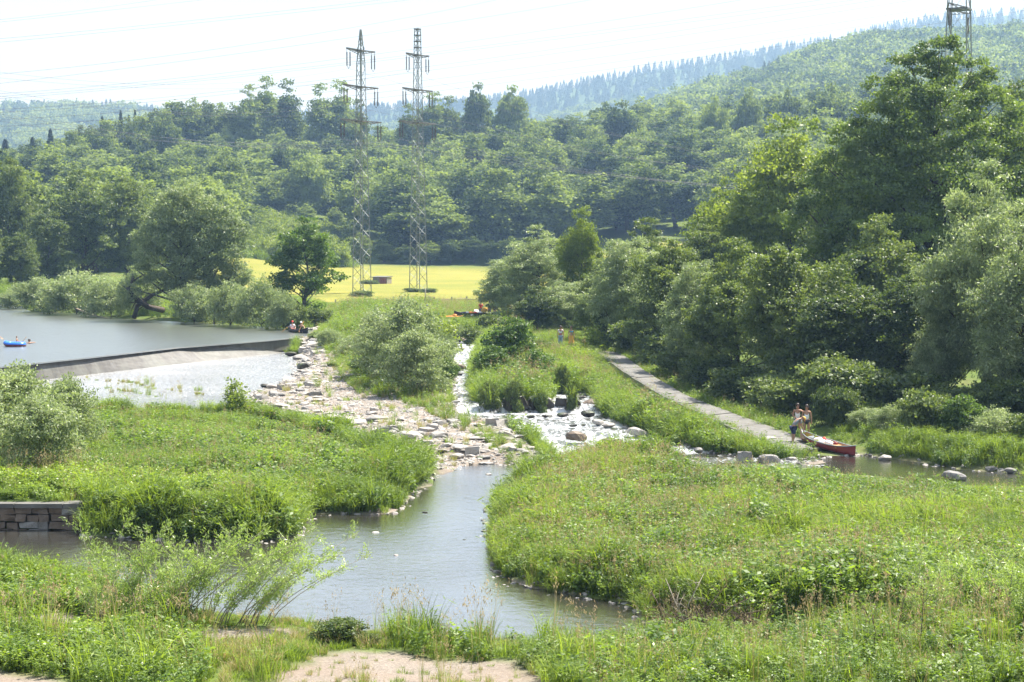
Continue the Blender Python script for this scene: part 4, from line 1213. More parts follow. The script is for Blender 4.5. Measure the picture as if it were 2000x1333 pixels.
for px, d, top, w, lb in [(80,203,540,130,'low yellowish willow bush at the left end of the lake bank'),(150,196,525,170,'widest pale willow bush on the lake bank'),(215,189,538,120,'pale willow bush left of the leaning trunk'),
        (268,186,525,100,'grey-green bush at the foot of the leaning trunk'),(380,174,552,120,'pale rounded bush right of the leaning trunk'),(450,169,545,110,'pale bush midway between big willow and alder'),
        (510,166,538,110,'grey-green bush left of the alder'),(552,162,565,80,'dark bush behind the canoe on the lake')]:
    T('willow_shrub2', px, d, top, w, lb, 'bush', name='willow_bush')
T('alder', 597, 182, 418, 168, 'dark slender alder standing alone beside the end of the lake', name='alder_tree', rz=1)
for px, d, top, w in [(575,163,590,56),(605,165,600,50),(632,166,604,46)]:
    T('dark_shrub', px, d, top, w, 'dark bush at the foot of the alder', 'bush', name='shrub', group='bushes at the foot of the alder')
T('willow_shrub2', 30, 212, 560, 90, 'green bush at the very left of the lake shore', 'bush', name='willow_bush')
# ------------------------------------------------------------------ mid stream shrubs
T('willow_shrub', 795, 111, 580, 170, 'large grey-green willow bush in the middle of the gravel island, tallest part', 'bush', name='willow_bush', rz=1)
T('willow_shrub', 735, 116, 606, 150, 'left half of the willow growth on the gravel island', 'bush', name='willow_bush', rz=3)
T('willow_shrub', 815, 105, 640, 160, 'lower front willow bush on the gravel island facing the viewer', 'bush', name='willow_bush', rz=4)
T('willow_shrub2', 855, 118, 640, 80, 'narrow willow bush at the left bank of the narrow rapids', 'bush', name='willow_bush', rz=4)
T('young_shrub', 850, 126, 608, 70, 'bright yellow-green shrub behind the willow bush, below the sitting man', 'bush', name='shrub', rz=4)
T('young_shrub', 876, 128, 618, 60, 'bright shrub right beside the yellow-green one', 'bush', name='shrub', rz=2)
T('willow_shrub2', 640, 140, 640, 60, 'small green bush above the end of the weir', 'bush', name='willow_bush')
T('willow_shrub2', 690, 132, 655, 90, 'low green bush left behind the big island willow', 'bush', name='willow_bush')
T('green_shrub', 1003, 117, 622, 125, 'dark green alder bush between the two streams', 'bush', name='alder_bush', rz=1)
T('green_shrub', 962, 111, 676, 95, 'lower dark bush left of the alder bush by the narrow rapids', 'bush', name='alder_bush', rz=2)
T('green_shrub', 1045, 109, 684, 100, 'dark bush right of the alder bush above the boulder row', 'bush', name='alder_bush', rz=3)
T('young_shrub', 1160, 131, 634, 54, 'bright light green sapling at the head of the stone ramp', 'bush', name='sapling', rz=3)
T('dark_shrub', 960, 152, 612, 60, 'round green bush below the resting canoes', 'bush', name='shrub')
T('young_shrub', 457, 92, 735, 60, 'small bright bush alone in front of the weir apron', 'bush', name='shrub', rz=1)
T('young_shrub', 470, 90, 752, 50, 'low bright bush beside the small one before the weir apron', 'bush', name='shrub', rz=2)
for px, d, top, w, k, lb in [(660,138,668,50,'young_shrub','small bright bush at the head of the gravel behind the weir end'),(705,120,700,60,'green_shrub','round green bush at the left foot of the island willow'),(650,124,705,50,'young_shrub','yellow-green bush among the grass above the gravel'),(620,146,648,40,'dark_shrub','low dark bush directly above the end of the weir'),
        (875,109,700,50,'green_shrub','green bush at the right foot of the island willow by the rapids'),(1060,128,662,60,'dark_shrub','green bush on the strip left of the two walkers'),(1070,118,690,60,'willow_shrub2','pale bush on the strip between alder bush and ramp'),(1140,118,715,60,'dark_shrub','green bush on the strip beside the head of the ramp'),
        (1215,103,745,70,'dark_shrub','leafy bush on the strip beside the middle of the ramp'),(1250,98,765,70,'green_shrub','leafy bush above the large pale boulder on the strip'),(1110,113,728,70,'dark_shrub','tall nettles and bushes on the strip below the walkers'),(1175,107,742,70,'green_shrub','green bush on the strip left of the middle of the ramp'),(1290,93,790,70,'dark_shrub','leafy bush on the strip above the stones of the stream edge'),(1340,90,812,66,'dark_shrub','leafy bush on the strip near the lower end of the ramp'),(1225,98,775,60,'young_shrub','bright leafy bush on the strip beside the pool below the boulders'),(925,146,640,60,'dark_shrub','green bush on the upper bank at the head of the rapids'),(895,150,632,50,'willow_shrub2','pale green bush left of the head of the rapids')]:
    T(k, px, d, top, w, lb, 'bush', name='shrub')
for px, d, top, w, lb in [(30,70,712,230,'big grey-green willow bush at the left edge in front of the weir'),(130,73,735,150,'right part of the willow growth in front of the weir'),(-60,68,705,230,'willow bush running out of the left edge'),(70,66,770,200,'lower willow bush in front of the big one at the left edge')]:
    T('willow_shrub', px, d, top, w, lb, 'bush', name='willow_bush')
# front saplings: many thin stems with narrow leaves
def sapling(seed, n, h, lean, spread, leafn, L=.085, W=.02):
    rng = np.random.default_rng(seed)
    mb = MB(); C, A = [], []
    for i in range(n):
        a = rng.uniform(0, 6.28); b = np.array([rng.uniform(-spread, spread), rng.uniform(-spread * .5, spread * .5), 0])
        hh = h * rng.uniform(.55, 1.05); dx = lean[0] * hh * rng.uniform(-.1, 1.4) + rng.normal(0, .25) * hh; dy = lean[1] * hh + rng.normal(0, .25) * hh
        pts = [b + np.array([dx * k ** 1.3, dy * k ** 1.3, hh * k * (1 - .12 * k)]) for k in np.linspace(0, 1, 6)]
        mb.tube([p - (0, 0, .05 if j == 0 else 0) for j, p in enumerate(pts)], [.013 * (1 - .8 * k) + .002 for k in np.linspace(0, 1, 6)], 4)
        for j in range(9):
            k = rng.uniform(.25, 1); q = k * 5; jj = min(4, int(q)); s = pts[jj] + (pts[jj + 1] - pts[jj]) * (q - jj)
            d = unit(np.array([rng.normal(), rng.normal(), .9]) + np.array([dx, dy, 0]) * .3) * hh * rng.uniform(.10, .26)
            mb.tube([s, s + d * .5, s + d], [.005, .004, .001], 3, cap=False)
            m_ = int(leafn / n / 9)
            u = rng.random(m_)
            C += list(s + d * u[:, None] + rng.normal(size=(m_, 3)) * .05); A += list(unit(d + rng.normal(size=(m_, 3)) * np.linalg.norm(d) * .6))
    C, A = np.array(C), np.array(A); B = unit(np.cross(A, rng.normal(size=A.shape) + [0, 0, .8]))
    s = rng.uniform(.6, 1.3, len(C)); V, Q = quads(C + A * L * .4, A, B, L * s, W * s)
    key = f'sapling{seed}'
    TREES[key] = (mb.mesh(key + '_stems', M['bark_grey']), mesh_np(key + '_leaves', V, Q, M['leaf_sap'], np.clip(rng.normal(.5, .2, len(C)), 0, 1)), h, spread)
    return key
M['leaf_sap'] = leaf_mat('young willow leaves', (0.22, 0.30, 0.09), (0.38, 0.46, 0.17), .45, (1.3, 1.4, .6), .38, .6)
k1 = sapling(1, 11, 2.7, (.05, 0), .55, 4600, .10, .022)
k2 = sapling(2, 10, 2.6, (.75, 0), .4, 4200, .10, .024)
k3 = sapling(3, 9, 2.2, (-.25, .1), .5, 3600, .10, .024)
def sap(k, px, py, z, s, lb, rz=0.0):
    x, y, _ = P(px, py, z); z = H(x, y)
    tm, cm_, hh, rr = TREES[k]
    t = thing('willow_sapling', lb, 'shrub', (x, y, z - .03), rz, s)
    link('stem', tm, t); link('foliage', cm_, t)
sap(k1, 235, 1210, .6, .95, 'young willow with thin upright stems, left one of the front saplings')
sap(k3, 320, 1215, .6, 1.05, 'young willow with thin stems between its neighbours on the near bank')
sap(k1, 385, 1220, .6, .90, 'young willow rising highest at the centre of the front saplings', 1.2)
sap(k2, 330, 1222, .6, 1.05, 'young willow leaning right over the pool, middle stems')
sap(k2, 440, 1235, .6, .95, 'young willow leaning far right over the pool', .15)
sap(k2, 500, 1235, .6, .80, 'low young willow leaning right, lowest by the water', -.2)
sap(k3, 200, 1225, .6, .7, 'small young willow at the left end of the front saplings', .6)
# grey willow at bottom right
for i, (px, py, s) in enumerate([(1880,1225,1.0),(1960,1235,1.1),(1800,1240,.7),(2040,1260,1.1)]):
    sap(k3 if i % 2 else k1, px, py, .6, s * 1.0, ['pale silvery young willow in the bottom right corner','pale silvery young willow at the right edge near the bottom','small silvery willow left of the corner willows','silvery willow cut by the right edge near the bottom'][i], i)

# ------------------------------------------------------------------ wooded slope
rng = np.random.default_rng(21)
CLEAR = np.array([(PX(455, 385), 385), (PX(455, 430), 430), (PX(485, 505), 505), (PX(590, 490), 490), (PX(690, 478), 478), (PX(700, 400), 400)])
cand = []
for d in np.arange(286, 690, 10):
    for a in np.arange(-0.40, 0.36, 12.0 / d):
        dd = d + rng.uniform(-3, 3); aa = a + rng.uniform(-3, 3) / d
        px = 1000 + F * aa; x = aa * dd
        if px < 455:
            if dd < np.interp(px, [-400, 0, 300, 455], [286, 290, 300, 390]): continue
        elif px < 1400:
            if dd < np.interp(px, [455, 470, 690, 705, 1000, 1400], [500, 500, 485, 412, 420, 420]): continue
        elif dd < np.interp(px, [1400, 1500, 2300], [400, 300, 230]): continue
        cand.append((x, dd, px))
cand = np.array(cand)
ch = height(cand[:, 0], cand[:, 1])
hs = rng.uniform(14, 22, len(cand))
hs *= np.where(vnoise(cand[:, 0], cand[:, 1], 45, 31) > .1, 1.0, .82)
hs = np.where((cand[:, 2] < 140), hs * .85, hs)
topz = ch + hs
toppy = 470 - (topz - CAMZ) / cand[:, 1] * F
wpx = 11 / cand[:, 1] * F
order = np.argsort(cand[:, 1])
sky = np.full(400, 560.0)
score = np.zeros(len(cand))
for i in order:
    c0 = int((cand[i, 2] - wpx[i] / 2 + 600) / 8); c1 = int((cand[i, 2] + wpx[i] / 2 + 600) / 8)
    c0, c1 = max(0, c0), min(399, c1)
    if c1 <= c0: continue
    vis = np.maximum(sky[c0:c1] - toppy[i], 0)
    inframe = (cand[i, 2] > -30) and (cand[i, 2] < 2030)
    score[i] = min(vis.mean(), 60) * inframe
    if cand[i, 2] > 1400 and toppy[i] > 190 + (2000 - cand[i, 2]) * .02: score[i] *= .1
    w_ = max(1, (c1 - c0) // 5)
    sky[c0 + w_:c1 - w_] = np.minimum(sky[c0 + w_:c1 - w_], toppy[i] + 6)
best = set(np.argsort(-score)[:270].tolist())
FK = ['forest1', 'forest2', 'forest3', 'forest4']
ZN = [(-1e9, 455, 'round broadleaf tree in the wood left of the grassy clearing', 'trees of the wood left of the clearing'),
      (455, 700, 'broadleaf tree in the wood above the grassy clearing', 'trees of the wood above the clearing'),
      (700, 1000, 'broadleaf tree in the wood behind the two pylons', 'trees of the wood behind the pylons'),
      (1000, 1e9, 'broadleaf tree in the wood right of the pylons', 'trees of the wood right of the pylons')]
rest = []
# low shrubs hanging over the toe of the wood (individual edge trees)
for i in range(len(cand)):
    x, d, px = cand[i]
    kd = int(rng.integers(0, 4))
    con = (px < 330 and d > 560 and rng.random() < .75) 
    if i in best and not con:
        zn = next(z for z in ZN if z[0] <= px < z[1])
        bd = ('lower', 'in the lowest rows') if d < 470 else ('middle', 'halfway up the slope') if d < 560 else ('upper', 'in the highest rows')
        plant(FK[kd], x, d, hs[i], rng.uniform(13, 18), None, zn[2] + ', ' + bd[1], group=zn[3] + ', ' + bd[0] + ' rows')
    else:
        rest.append((x, d, ch[i], hs[i], 4 if con else kd))
rest = np.array(rest)
hh_ = np.array([TREES[k][2] for k in FK + ['spruce']])[rest[:, 4].astype(int)]
rr_ = np.array([TREES[k][3] for k in FK + ['spruce']])[rest[:, 4].astype(int)]
sc = np.stack([rest[:, 3] / hh_ * 1.15, rest[:, 3] / hh_ * 1.15, rest[:, 3] / hh_], 1)
cover('woodland', rest[:, :3], FK + ['spruce'], rest[:, 4].astype(int), sc, tilt=.02, label='dense mixed wood filling the slope behind the nearest trees', cat='woodland')
for i, px in enumerate(range(-10, 345, 17)):
    tp = np.interp(px, [0, 60, 110, 150, 220, 330], [285, 276, 268, 248, 232, 214]) + RNG.uniform(-4, 10)
    plant_px(FK[i % 4], px, RNG.uniform(560, 585), tp, RNG.uniform(62, 84), 'broadleaf tree just below the spruce tips on the left skyline', group='trees below the spruce tips')
for i, px in enumerate(range(322, 486, 19)):
    plant_px(FK[i % 4], px, RNG.uniform(600, 625), np.interp(px, [320, 400, 480], [203, 196, 198]) + RNG.uniform(-5, 9), RNG.uniform(66, 90), 'tree on the skyline between the left spruces and the high group', group='skyline trees left of the high group')
# spruces on the left skyline
for px, d, top, w in [(15,600,262,44),(50,585,256,28),(68,560,262,30),(86,590,250,26),(103,560,243,30),(8,560,290,34),(36,560,285,36),(150,600,232,22),(166,605,230,22),(182,602,228,24),(204,610,222,24),(222,612,215,22),(240,615,212,22),(256,612,216,20),(268,618,208,18),(310,625,202,16),(440,640,190,18),(458,642,186,16),(402,640,192,16),(130,590,275,34),(122,600,240,24)]:
    if int(px) % 4 == 2 or px > 290: continue
    plant_px('spruce', px, d, top + 6 + RNG.uniform(-6, 8), w * 1.9, 'dark spruce on the skyline at the left end of the wood', name='spruce_tree', group='spruces on the left skyline')
# tall trees standing above the wood
for px, d, top, w, lb in [(490,600,168,56,'tall tree at the left of the high group above the clearing'),(525,606,152,62,'tall tree with bare trunk in the high group above the clearing'),(562,610,158,60,'tall tree at the right of the high group above the clearing'),
        (628,604,166,58,'tall tree left of the first pylon, left one of the pair'),(665,608,160,60,'tall tree whose crown meets the top crossarm of the first pylon'),(700,612,196,46,'tall tree hidden behind the first pylon'),
        (800,600,205,46,'tall tree left behind the second pylon'),(845,604,182,60,'tall dark tree right behind the second pylon'),(880,606,190,46,'tall dark tree right of the second pylon, second one')]:
    plant_px('tall', px, d, top, w * 1.15, lb, name='tall_tree')
for px, d, top, w, lb in [(932,600,163,80,'left one of two round treetops on the skyline right of the pylons'),(1000,602,168,92,'right one of two round treetops on the skyline right of the pylons'),(1210,560,198,110,'large dark round tree in the wood in the middle of the right half'),
        (1395,520,188,80,'round tree on the skyline before the green hill'),(1460,535,172,80,'green tree right of the round one before the green hill'),(1535,540,175,70,'single round treetop before the green hill'),(1615,500,165,110,'dark tree beside the tall ash before the green hill')]:
    plant_px('forest3', px, d, top, w, lb)
# trunks and shrubs at the toe of the wood
for px, d, top, w in [(705,415,455,60),(750,418,470,55),(790,416,478,50),(840,416,470,60),(880,417,468,60),(925,418,462,60),(960,416,470,55),(1000,412,462,60),(1050,410,470,60),(690,440,430,60),(655,470,405,50),(600,482,398,50),(540,492,395,50),(490,498,400,50)]:
    plant_px('forest3', px, d, top, w, 'dark low tree along the lower edge of the wood', group='low trees along the lower edge of the wood')

# ------------------------------------------------------------------ woods on the far hills
def hill_wood(name, G, spacing, kinds, hmin, hmax, label, kmax=1.08, ksplit=None):
    Px, D, Z, K = G
    rng = np.random.default_rng(hash(name) % 1000 if False else len(name))
    X = (Px - 1000) / F * D
    pts, sc, pk = [], [], []
    for i in range(Px.shape[0] - 1):
        if K[i, 0] > kmax: break
        for j in range(Px.shape[1] - 1):
            if Px[i, j] < -120 or Px[i, j] > 2120: continue
            A_ = abs((X[i, j + 1] - X[i, j]) * (D[i + 1, j] - D[i, j]))
            n = rng.poisson(A_ / spacing ** 2)
            u, v = rng.random(n), rng.random(n)
            x = X[i, j] * (1 - u) + X[i, j + 1] * u + 0 * v; d = D[i, j] * (1 - v) + D[i + 1, j] * v
            z = (Z[i, j] * (1 - u) + Z[i, j + 1] * u) * (1 - v) + (Z[i + 1, j] * (1 - u) + Z[i + 1, j + 1] * u) * v
            x = x * d / D[i, j]
            for a, b, c in zip(x, d, z):
                pts.append((a, b, c - .5)); sc.append(rng.uniform(hmin, hmax)); pk.append(rng.integers(0, len(kinds)) if ksplit is None else ksplit(a, b, K[i, j], rng))
    pk = np.array(pk); sc = np.array(sc)
    hh_ = np.array([TREES[k][2] for k in kinds])[pk]
    s3 = np.stack([sc / hh_ * 1.05] * 2 + [sc / hh_], 1)
    cover(name, np.array(pts), kinds, pk, s3, label=label, cat='woodland', tilt=.03)
HK = ['hill1', 'hill2', 'hill3', 'far_spruce']
hill_wood('green_hill_woodland', GH, 9.5, HK, 10, 16, 'broadleaf wood covering the green hill on the right', 1.05, lambda x, y, k, r: 3 if (vnoise(np.array([x]), np.array([y]), 60, 5)[0] > .55 and r.random() < .7) else int(r.integers(0, 3)))
hill_wood('blue_ridge_woodland', BR, 14.5, HK, 12, 17, 'hazy blue conifer wood on the farthest ridge', 1.05, lambda x, y, k, r: 3 if k > .66 else int(r.integers(0, 3)))
hill_wood('left_hill_woodland', LH, 16, HK, 15, 23, 'hazy wood on the far hill at the left', 1.05, lambda x, y, k, r: 3 if (x < -330 and k > .85 and r.random() < .6) else int(r.integers(0, 3)))

# ------------------------------------------------------------------ ground cover
def P2(pts, z=.6): return poly(pts, z)
MEADOW = P2([(962,1000),(975,978),(1010,955),(1110,925),(1300,934),(1450,948),(1560,956),(1700,970),(1860,985),(2050,998),(2500,1020),(2500,1262),(2000,1250),(1720,1235),(1640,1238),(1450,1232),(1280,1210),(1245,1178),(1150,1165),(1040,1148),(985,1125),(967,1080)], .3)
def cov(name, pg, dens, kinds, probs, s0, s1, seed, label, cat, excl=(), edge=0.0, zfun=None):
    p = sample(pg, dens, seed, excl, edge)
    rng = np.random.default_rng(seed + 1)
    n = len(p)
    if zfun is None: pk = rng.choice(len(kinds), n, p=np.array(probs) / sum(probs))
    else:
        q = zfun(p[:, 0], p[:, 1], rng); pk = np.array(q)
    big = 1 + .26 * vnoise(p[:, 0], p[:, 1], 2.6, seed) + .24 * vnoise(p[:, 0], p[:, 1], 1.1, seed + 3)
    s = rng.uniform(s0, s1, n) * big * (.55 + .45 * sstep(0.0, 2.2, -sdf(p[:, 0], p[:, 1], pg)))
    s = s * np.where((p[:, 1] > 122) & (p[:, 1] < 160) & (p[:, 0] > 1.2), .45, 1.0)
    cover(name, p, kinds, pk, s, label=label, cat=cat)
VK = ['reed0', 'reed1', 'reed2', 'herb0', 'herb1', 'nettle', 'seedy', 'bright', 'dry', 'short']
def zone_meadow(x, y, rng):
    n = len(x); u = rng.random(n)
    a = vnoise(x, y, 5, 61); b = vnoise(x, y, 3.5, 62); far = sstep(66, 78, y); left = sstep(12, 2, x)
    out = rng.integers(0, 3, n)
    out = np.where((b > -.1) & (u < .8), rng.integers(3, 6, n), out)
    out = np.where((a > .35) & (u < .6), 5, out)
    out = np.where((u > .86) & (u < .9), 8, out)
    out = np.where(u > .90 - .40 * far - .22 * left, 6, out)
    out = np.where((u < .12 + .1 * far) , 7, out)
    return out
cov('meadow_plants', MEADOW, 13, VK, None, .72, 1.05, 71, 'tall lush grass and herbs covering the flat bank on the right', 'grass', zfun=zone_meadow)
ISLAND = P2([(842,935),(810,958),(785,992),(730,1003),(600,998),(580,1043),(480,1060),(400,1055),(160,1040),(150,1000),(-300,1000),(-500,830),(0,845),(200,832),(470,828),(560,843),(640,862),(700,888),(760,910)], .6)
def zone_island(x, y, rng):
    n = len(x); u = rng.random(n)
    a = vnoise(x, y, 5, 63); b = vnoise(x, y, 4, 64)
    out = rng.integers(3, 6, n)
    out = np.where(u < .28, rng.integers(0, 3, n), out)
    out = np.where((b > .1) & (u < .5), 7, out)
    out = np.where((a > .1) & (u < .55), 5, out)
    out = np.where(u > .88, 6, out)
    out = np.where((u > .84) & (u <= .88), 8, out)
    out = np.where((x < -10) & (y < 66) & (u < .8), 7, out)
    return out
cov('island_plants', ISLAND, 12, VK, None, .62, .95, 73, 'dense herbs and grass covering the island left of the pool', 'grass', zfun=zone_island)
NEAR = np.concatenate([P2([(-300,1140),(0,1148),(150,1180),(300,1220),(500,1236),(640,1246),(735,1262),(780,1280),(900,1290),(1050,1296),(1190,1290),(1260,1274),(1450,1272),(1640,1270),(1720,1270),(2000,1275),(2400,1280)], .1), P2([(2500,1420),(-400,1420)], .7)])
SANDS = [(SAND1, .1), (SAND2, .05), (SAND3, .1), (SAND4, .2)]
def zone_near(x, y, rng):
    n = len(x); u = rng.random(n); px = 1000 + F * x / y
    out = rng.choice([0, 9, 5, 9, 3, 8], n)
    out = np.where(px < 350, rng.choice([7, 7, 5, 3, 7], n), out)
    out = np.where((px >= 350) & (px < 720), rng.choice([9, 9, 7, 3, 8, 5, 4], n), out)
    out = np.where(px > 1150, rng.choice([3, 4, 7, 5, 2, 9, 6, 7, 5, 8], n), out)
    out = np.where((px > 380) & (px < 760), rng.choice([9, 9, 8], n), out)
    out = np.where((px > 1230) & (px < 1720) & (y > 40.5), rng.choice([9, 9, 9, 8, 5], n), out)
    return out
cov('near_bank_plants', NEAR, 14, VK, None, .46, .80, 75, 'mixed grass and herbs on the near bank', 'grass', SANDS, zfun=zone_near)
cov('near_bank_stalks', NEAR, 1.0, ['wisp', 'seedy', 'reed0'], (.45, .3, .25), .7, 1.15, 77, 'taller grass stalks standing among the herbs of the near bank', 'grass', SANDS + [(P2([(420,1200),(720,1240),(720,1330),(420,1300)], .5), 0)])
for pg, sd in ((SAND1, 81), (SAND2, 82), (SAND4, 84)):
    cov('sparse_grass', pg, 4.5, ['short', 'dry', 'wisp'], (.5, .3, .2), .3, .7, sd, 'sparse grass growing on the sandy path', 'grass')
BANKEDGE = P2([(640,1245),(735,1262),(780,1280),(900,1290),(1050,1296),(1250,1290),(1260,1278),(1190,1284),(1050,1288),(900,1282),(780,1272),(735,1255)], .5)
cov('bank_edge_grass', BANKEDGE, 16, ['dry', 'wisp', 'short'], (.45, .3, .25), .4, .8, 85, 'dry grass along the edge of the sandy path by the pool', 'grass')
# strip between the streams and the ramp
STRIP = P2([(945,650),(1000,632),(1100,640),(1168,688),(1232,732),(1298,782),(1398,832),(1450,855),(1552,884),(1550,896),(1420,886),(1300,864),(1270,846),(1215,828),(1178,798),(1165,778),(1130,763),(1085,768),(1060,788),(985,795),(932,786),(928,740),(940,702),(957,672)], 1.0)
STRIP = np.array([P(a, b, max(.1, min(1.8, zr(a, b) + .45)))[:2] for a, b in [(945,640),(1000,622),(1100,630),(1163,680),(1200,732),(1278,782),(1354,818),(1418,846),(1540,886),(1550,896),(1420,884),(1300,862),(1270,844),(1215,826),(1178,796),(1165,776),(1130,761),(1085,766),(1060,786),(985,793),(934,784),(930,740),(942,702),(959,672)]])
def zone_strip(x, y, rng):
    n = len(x); u = rng.random(n); b = vnoise(x, y, 4, 66)
    out = rng.integers(0, 3, n)
    out = np.where((b > 0) & (u < .8), rng.integers(3, 6, n), out)
    out = np.where(u > .82, 6, out)
    return out
cov('strip_plants', STRIP, 10, VK, None, .8, 1.45, 91, 'grass and nettles on the strip between stream and stone ramp', 'grass', [(PATHPG, .25)], zfun=zone_strip)
# grass of the gravel island
MID = np.array([P(a, b, .9)[:2] for a, b in [(612,668),(700,640),(870,640),(868,656),(872,680),(878,720),(884,790),(892,803),(975,828),(1000,842),(1060,884),(1088,905),(1050,905),(1000,880),(960,850),(900,815),(850,800),(815,785),(750,768),(700,760),(660,735),(635,700)]])
def zone_mid(x, y, rng):
    n = len(x)
    out = rng.choice([1, 2, 8, 8, 6, 9, 3, 5, 4], n)
    return out
cov('gravel_island_grass', MID, 6, VK, None, .5, 1.0, 93, 'yellowing grass growing over the gravel island', 'grass', zfun=zone_mid)
cov('gravel_tufts', BAR, .55, ['dry', 'short', 'reed1'], (.5, .3, .2), .4, .9, 95, 'scattered grass tufts on the gravel', 'grass')
cov('upper_bank_grass', np.array([P(a, b, 1.9)[:2] for a, b in [(612,652),(640,612),(660,598),(900,598),(1000,606),(1120,640),(1100,650),(1000,640),(950,652),(870,652),(700,664),(625,668)]]), 5.5, ['reed1', 'reed2', 'herb0', 'seedy', 'short'], (.2, .2, .3, .1, .2), .3, .7, 97, 'grassy upper bank between lake and rapids', 'grass')
cov('rough_field_edge', np.array([(PX(640, 190), 190), (PX(640, 214), 214), (PX(960, 222), 222), (PX(1250, 225), 225), (PX(1250, 150), 150), (PX(1000, 172), 172)]), 3.0, ['seedy', 'dry', 'reed1'], (.4, .5, .1), .6, 1.0, 99, 'rough pale grass between fence and canoes', 'grass')
cov('lake_bank_grass', np.array([(PX(-100, 225), 225), (PX(60, 207), 207), (PX(240, 188), 188), (PX(440, 173), 173), (PX(610, 160), 160), (PX(640, 215), 215), (PX(400, 225), 225), (PX(200, 262), 262), (PX(-100, 262), 262)]), 1.6, ['reed1', 'herb0', 'nettle'], (.5, .3, .2), .8, 1.4, 101, 'green growth along the lake shore', 'grass')
cov('shaded_bank_plants', np.array([P(a, b, .15)[:2] for a, b in [(1625,868),(1700,874),(1800,889),(1900,902),(2100,918),(2100,830),(1900,820),(1700,815),(1640,835)]]), 6, ['reed1', 'herb1', 'nettle'], (.4, .3, .3), .5, .85, 103, 'low grass in the shade behind the canoe', 'grass')
cov('shaded_slope_plants', np.array([(PX(1655,84.5),84.5),(PX(1695,81.8),81.8),(PX(1880,76.8),76.8),(PX(2150,73.7),73.7),(PX(2150,92),92),(PX(1640,92),92)]), 9, ['reed1', 'herb1', 'nettle', 'short'], (.3, .25, .25, .2), .35, .75, 109, 'dark low herbs on the shaded slope behind the channel', 'grass')
cov('right_bank_undergrowth', np.array([P(a, b, 1.9)[:2] for a, b in [(1212,690),(1272,728),(1350,775),(1445,812),(1530,842),(1600,850),(1600,790),(1450,760),(1330,715),(1230,670),(1160,640),(1120,648)]]), 5, ['nettle', 'herb1', 'reed2'], (.5, .3, .2), .5, 1.0, 105, 'nettles and grass under the trees along the ramp', 'grass', [(PATHPG, .1)])
cl = CLEAR + 0
cov('clearing_plants', cl, 1.0, ['herb0', 'bright', 'reed1', 'young_shrub'], (.35, .2, .3, .15), 1.4, 2.4, 107, 'bushy green growth on the clearing of the slope', 'undergrowth')
# growth creeping over the edges of the ramp
x = RNG.uniform(PATHPG[:, 0].min() - 2, PATHPG[:, 0].max() + 2, 30000); y = RNG.uniform(PATHPG[:, 1].min(), PATHPG[:, 1].max(), 30000)
s = sdf(x, y, PATHPG); k = (s > -.12) & ((y > 89) | (s < 0)) & (s < 1.3) & (sdf(x, y, RAPIDS) > .1) & (sdf(x, y, POOL) > .1); x, y = x[k][:2200], y[k][:2200]
cover('ramp_edge_plants', np.stack([x, y, height(x, y)], 1), VK, RNG.choice([0, 1, 3, 4, 5, 8, 9, 6], len(x)), RNG.uniform(.35, .85, len(x)), label='grass and nettles creeping over both edges of the ramp', cat='grass', tilt=.2)
# drooping growth along the water's edge
fr = []
for pg in (POOL, LSTREAM, RAPIDS):
    x = RNG.uniform(pg[:, 0].min() - 2, pg[:, 0].max() + 2, 60000); y = RNG.uniform(pg[:, 1].min() - 2, pg[:, 1].max() + 2, 60000)
    s = sdf(x, y, pg); k = (s > .15) & (s < 1.7) & (np.abs(x) < .33 * y + 3)
    for e in (BAR, SAND1, SAND2, SAND4, SAND5, BANKEDGE, PATHPG, MID): k &= sdf(x, y, e) > .25
    for e in (POOL, LSTREAM, RAPIDS, WEIRSTRIP, LAKE): k &= sdf(x, y, e) > .1
    rw = 470 + 34000 / y; pxx = 1000 + F * x / y; k &= ~((pxx > 1320) & (y > 64) & (rw > np.interp(pxx, [1300, 1555, 1680, 1880, 2100], [890, 905, 892, 920, 934]))); k &= ~((y > 77) & (x / y > .150) & (x / y < .21)); k &= ~((y > 57.5) & (y < 61) & (x < -14.5)); k &= ~((y < 49) & (x / y > -.20) & (x < 3.2)); k &= ~((y < 45.8) & (x / y > .06) & (x / y < .21)); pass
    x, y = x[k], y[k]
    fr.append(np.stack([x, y, height(x, y) - .02], 1)[:6500])
fr = np.concatenate(fr)
cover('bank_fringe', fr, VK, RNG.choice([0, 1, 2, 3, 4, 5, 1, 2], len(fr)), RNG.uniform(.45, .85, len(fr)) * np.where((sdf(fr[:, 0], fr[:, 1], RAPIDS) < 1.8) & (fr[:, 1] > 84), 1.35, 1), label='drooping grass and herbs hanging over the edges of the water', cat='grass', tilt=.25)
cl_ = []
for pg in (POOL, LSTREAM):
    x = RNG.uniform(pg[:, 0].min() - 2, pg[:, 0].max() + 2, 50000); y = RNG.uniform(pg[:, 1].min() - 2, pg[:, 1].max() + 2, 50000)
    s = sdf(x, y, pg); k = (s > .25) & (s < 2.0) & (np.abs(x) < .33 * y + 3) & (vnoise(x, y, 1.5, 71) > .22)
    for e in (BAR, SAND1, SAND2, SAND4, SAND5, BANKEDGE, PATHPG, MID): k &= sdf(x, y, e) > .3
    for e in (POOL, LSTREAM, RAPIDS, WEIRSTRIP, LAKE): k &= sdf(x, y, e) > .2
    k &= ~((y > 57.5) & (y < 61) & (x < -14.5)); k &= y > 49.5; k &= ~((1000 + F * x / y > 1320) & (y > 64))
    x, y = x[k], y[k]; cl_.append(np.stack([x, y, height(x, y) - .02], 1)[:900])
cl_ = np.concatenate(cl_)
cover('edge_tussocks', cl_, VK, RNG.choice([0, 1, 2, 3, 1, 5], len(cl_)), RNG.uniform(.9, 1.35, len(cl_)) * np.where(cl_[:, 1] > 85, .8, 1.0), label='tall clumps of grass standing along the edges of the water', cat='grass', tilt=.22)
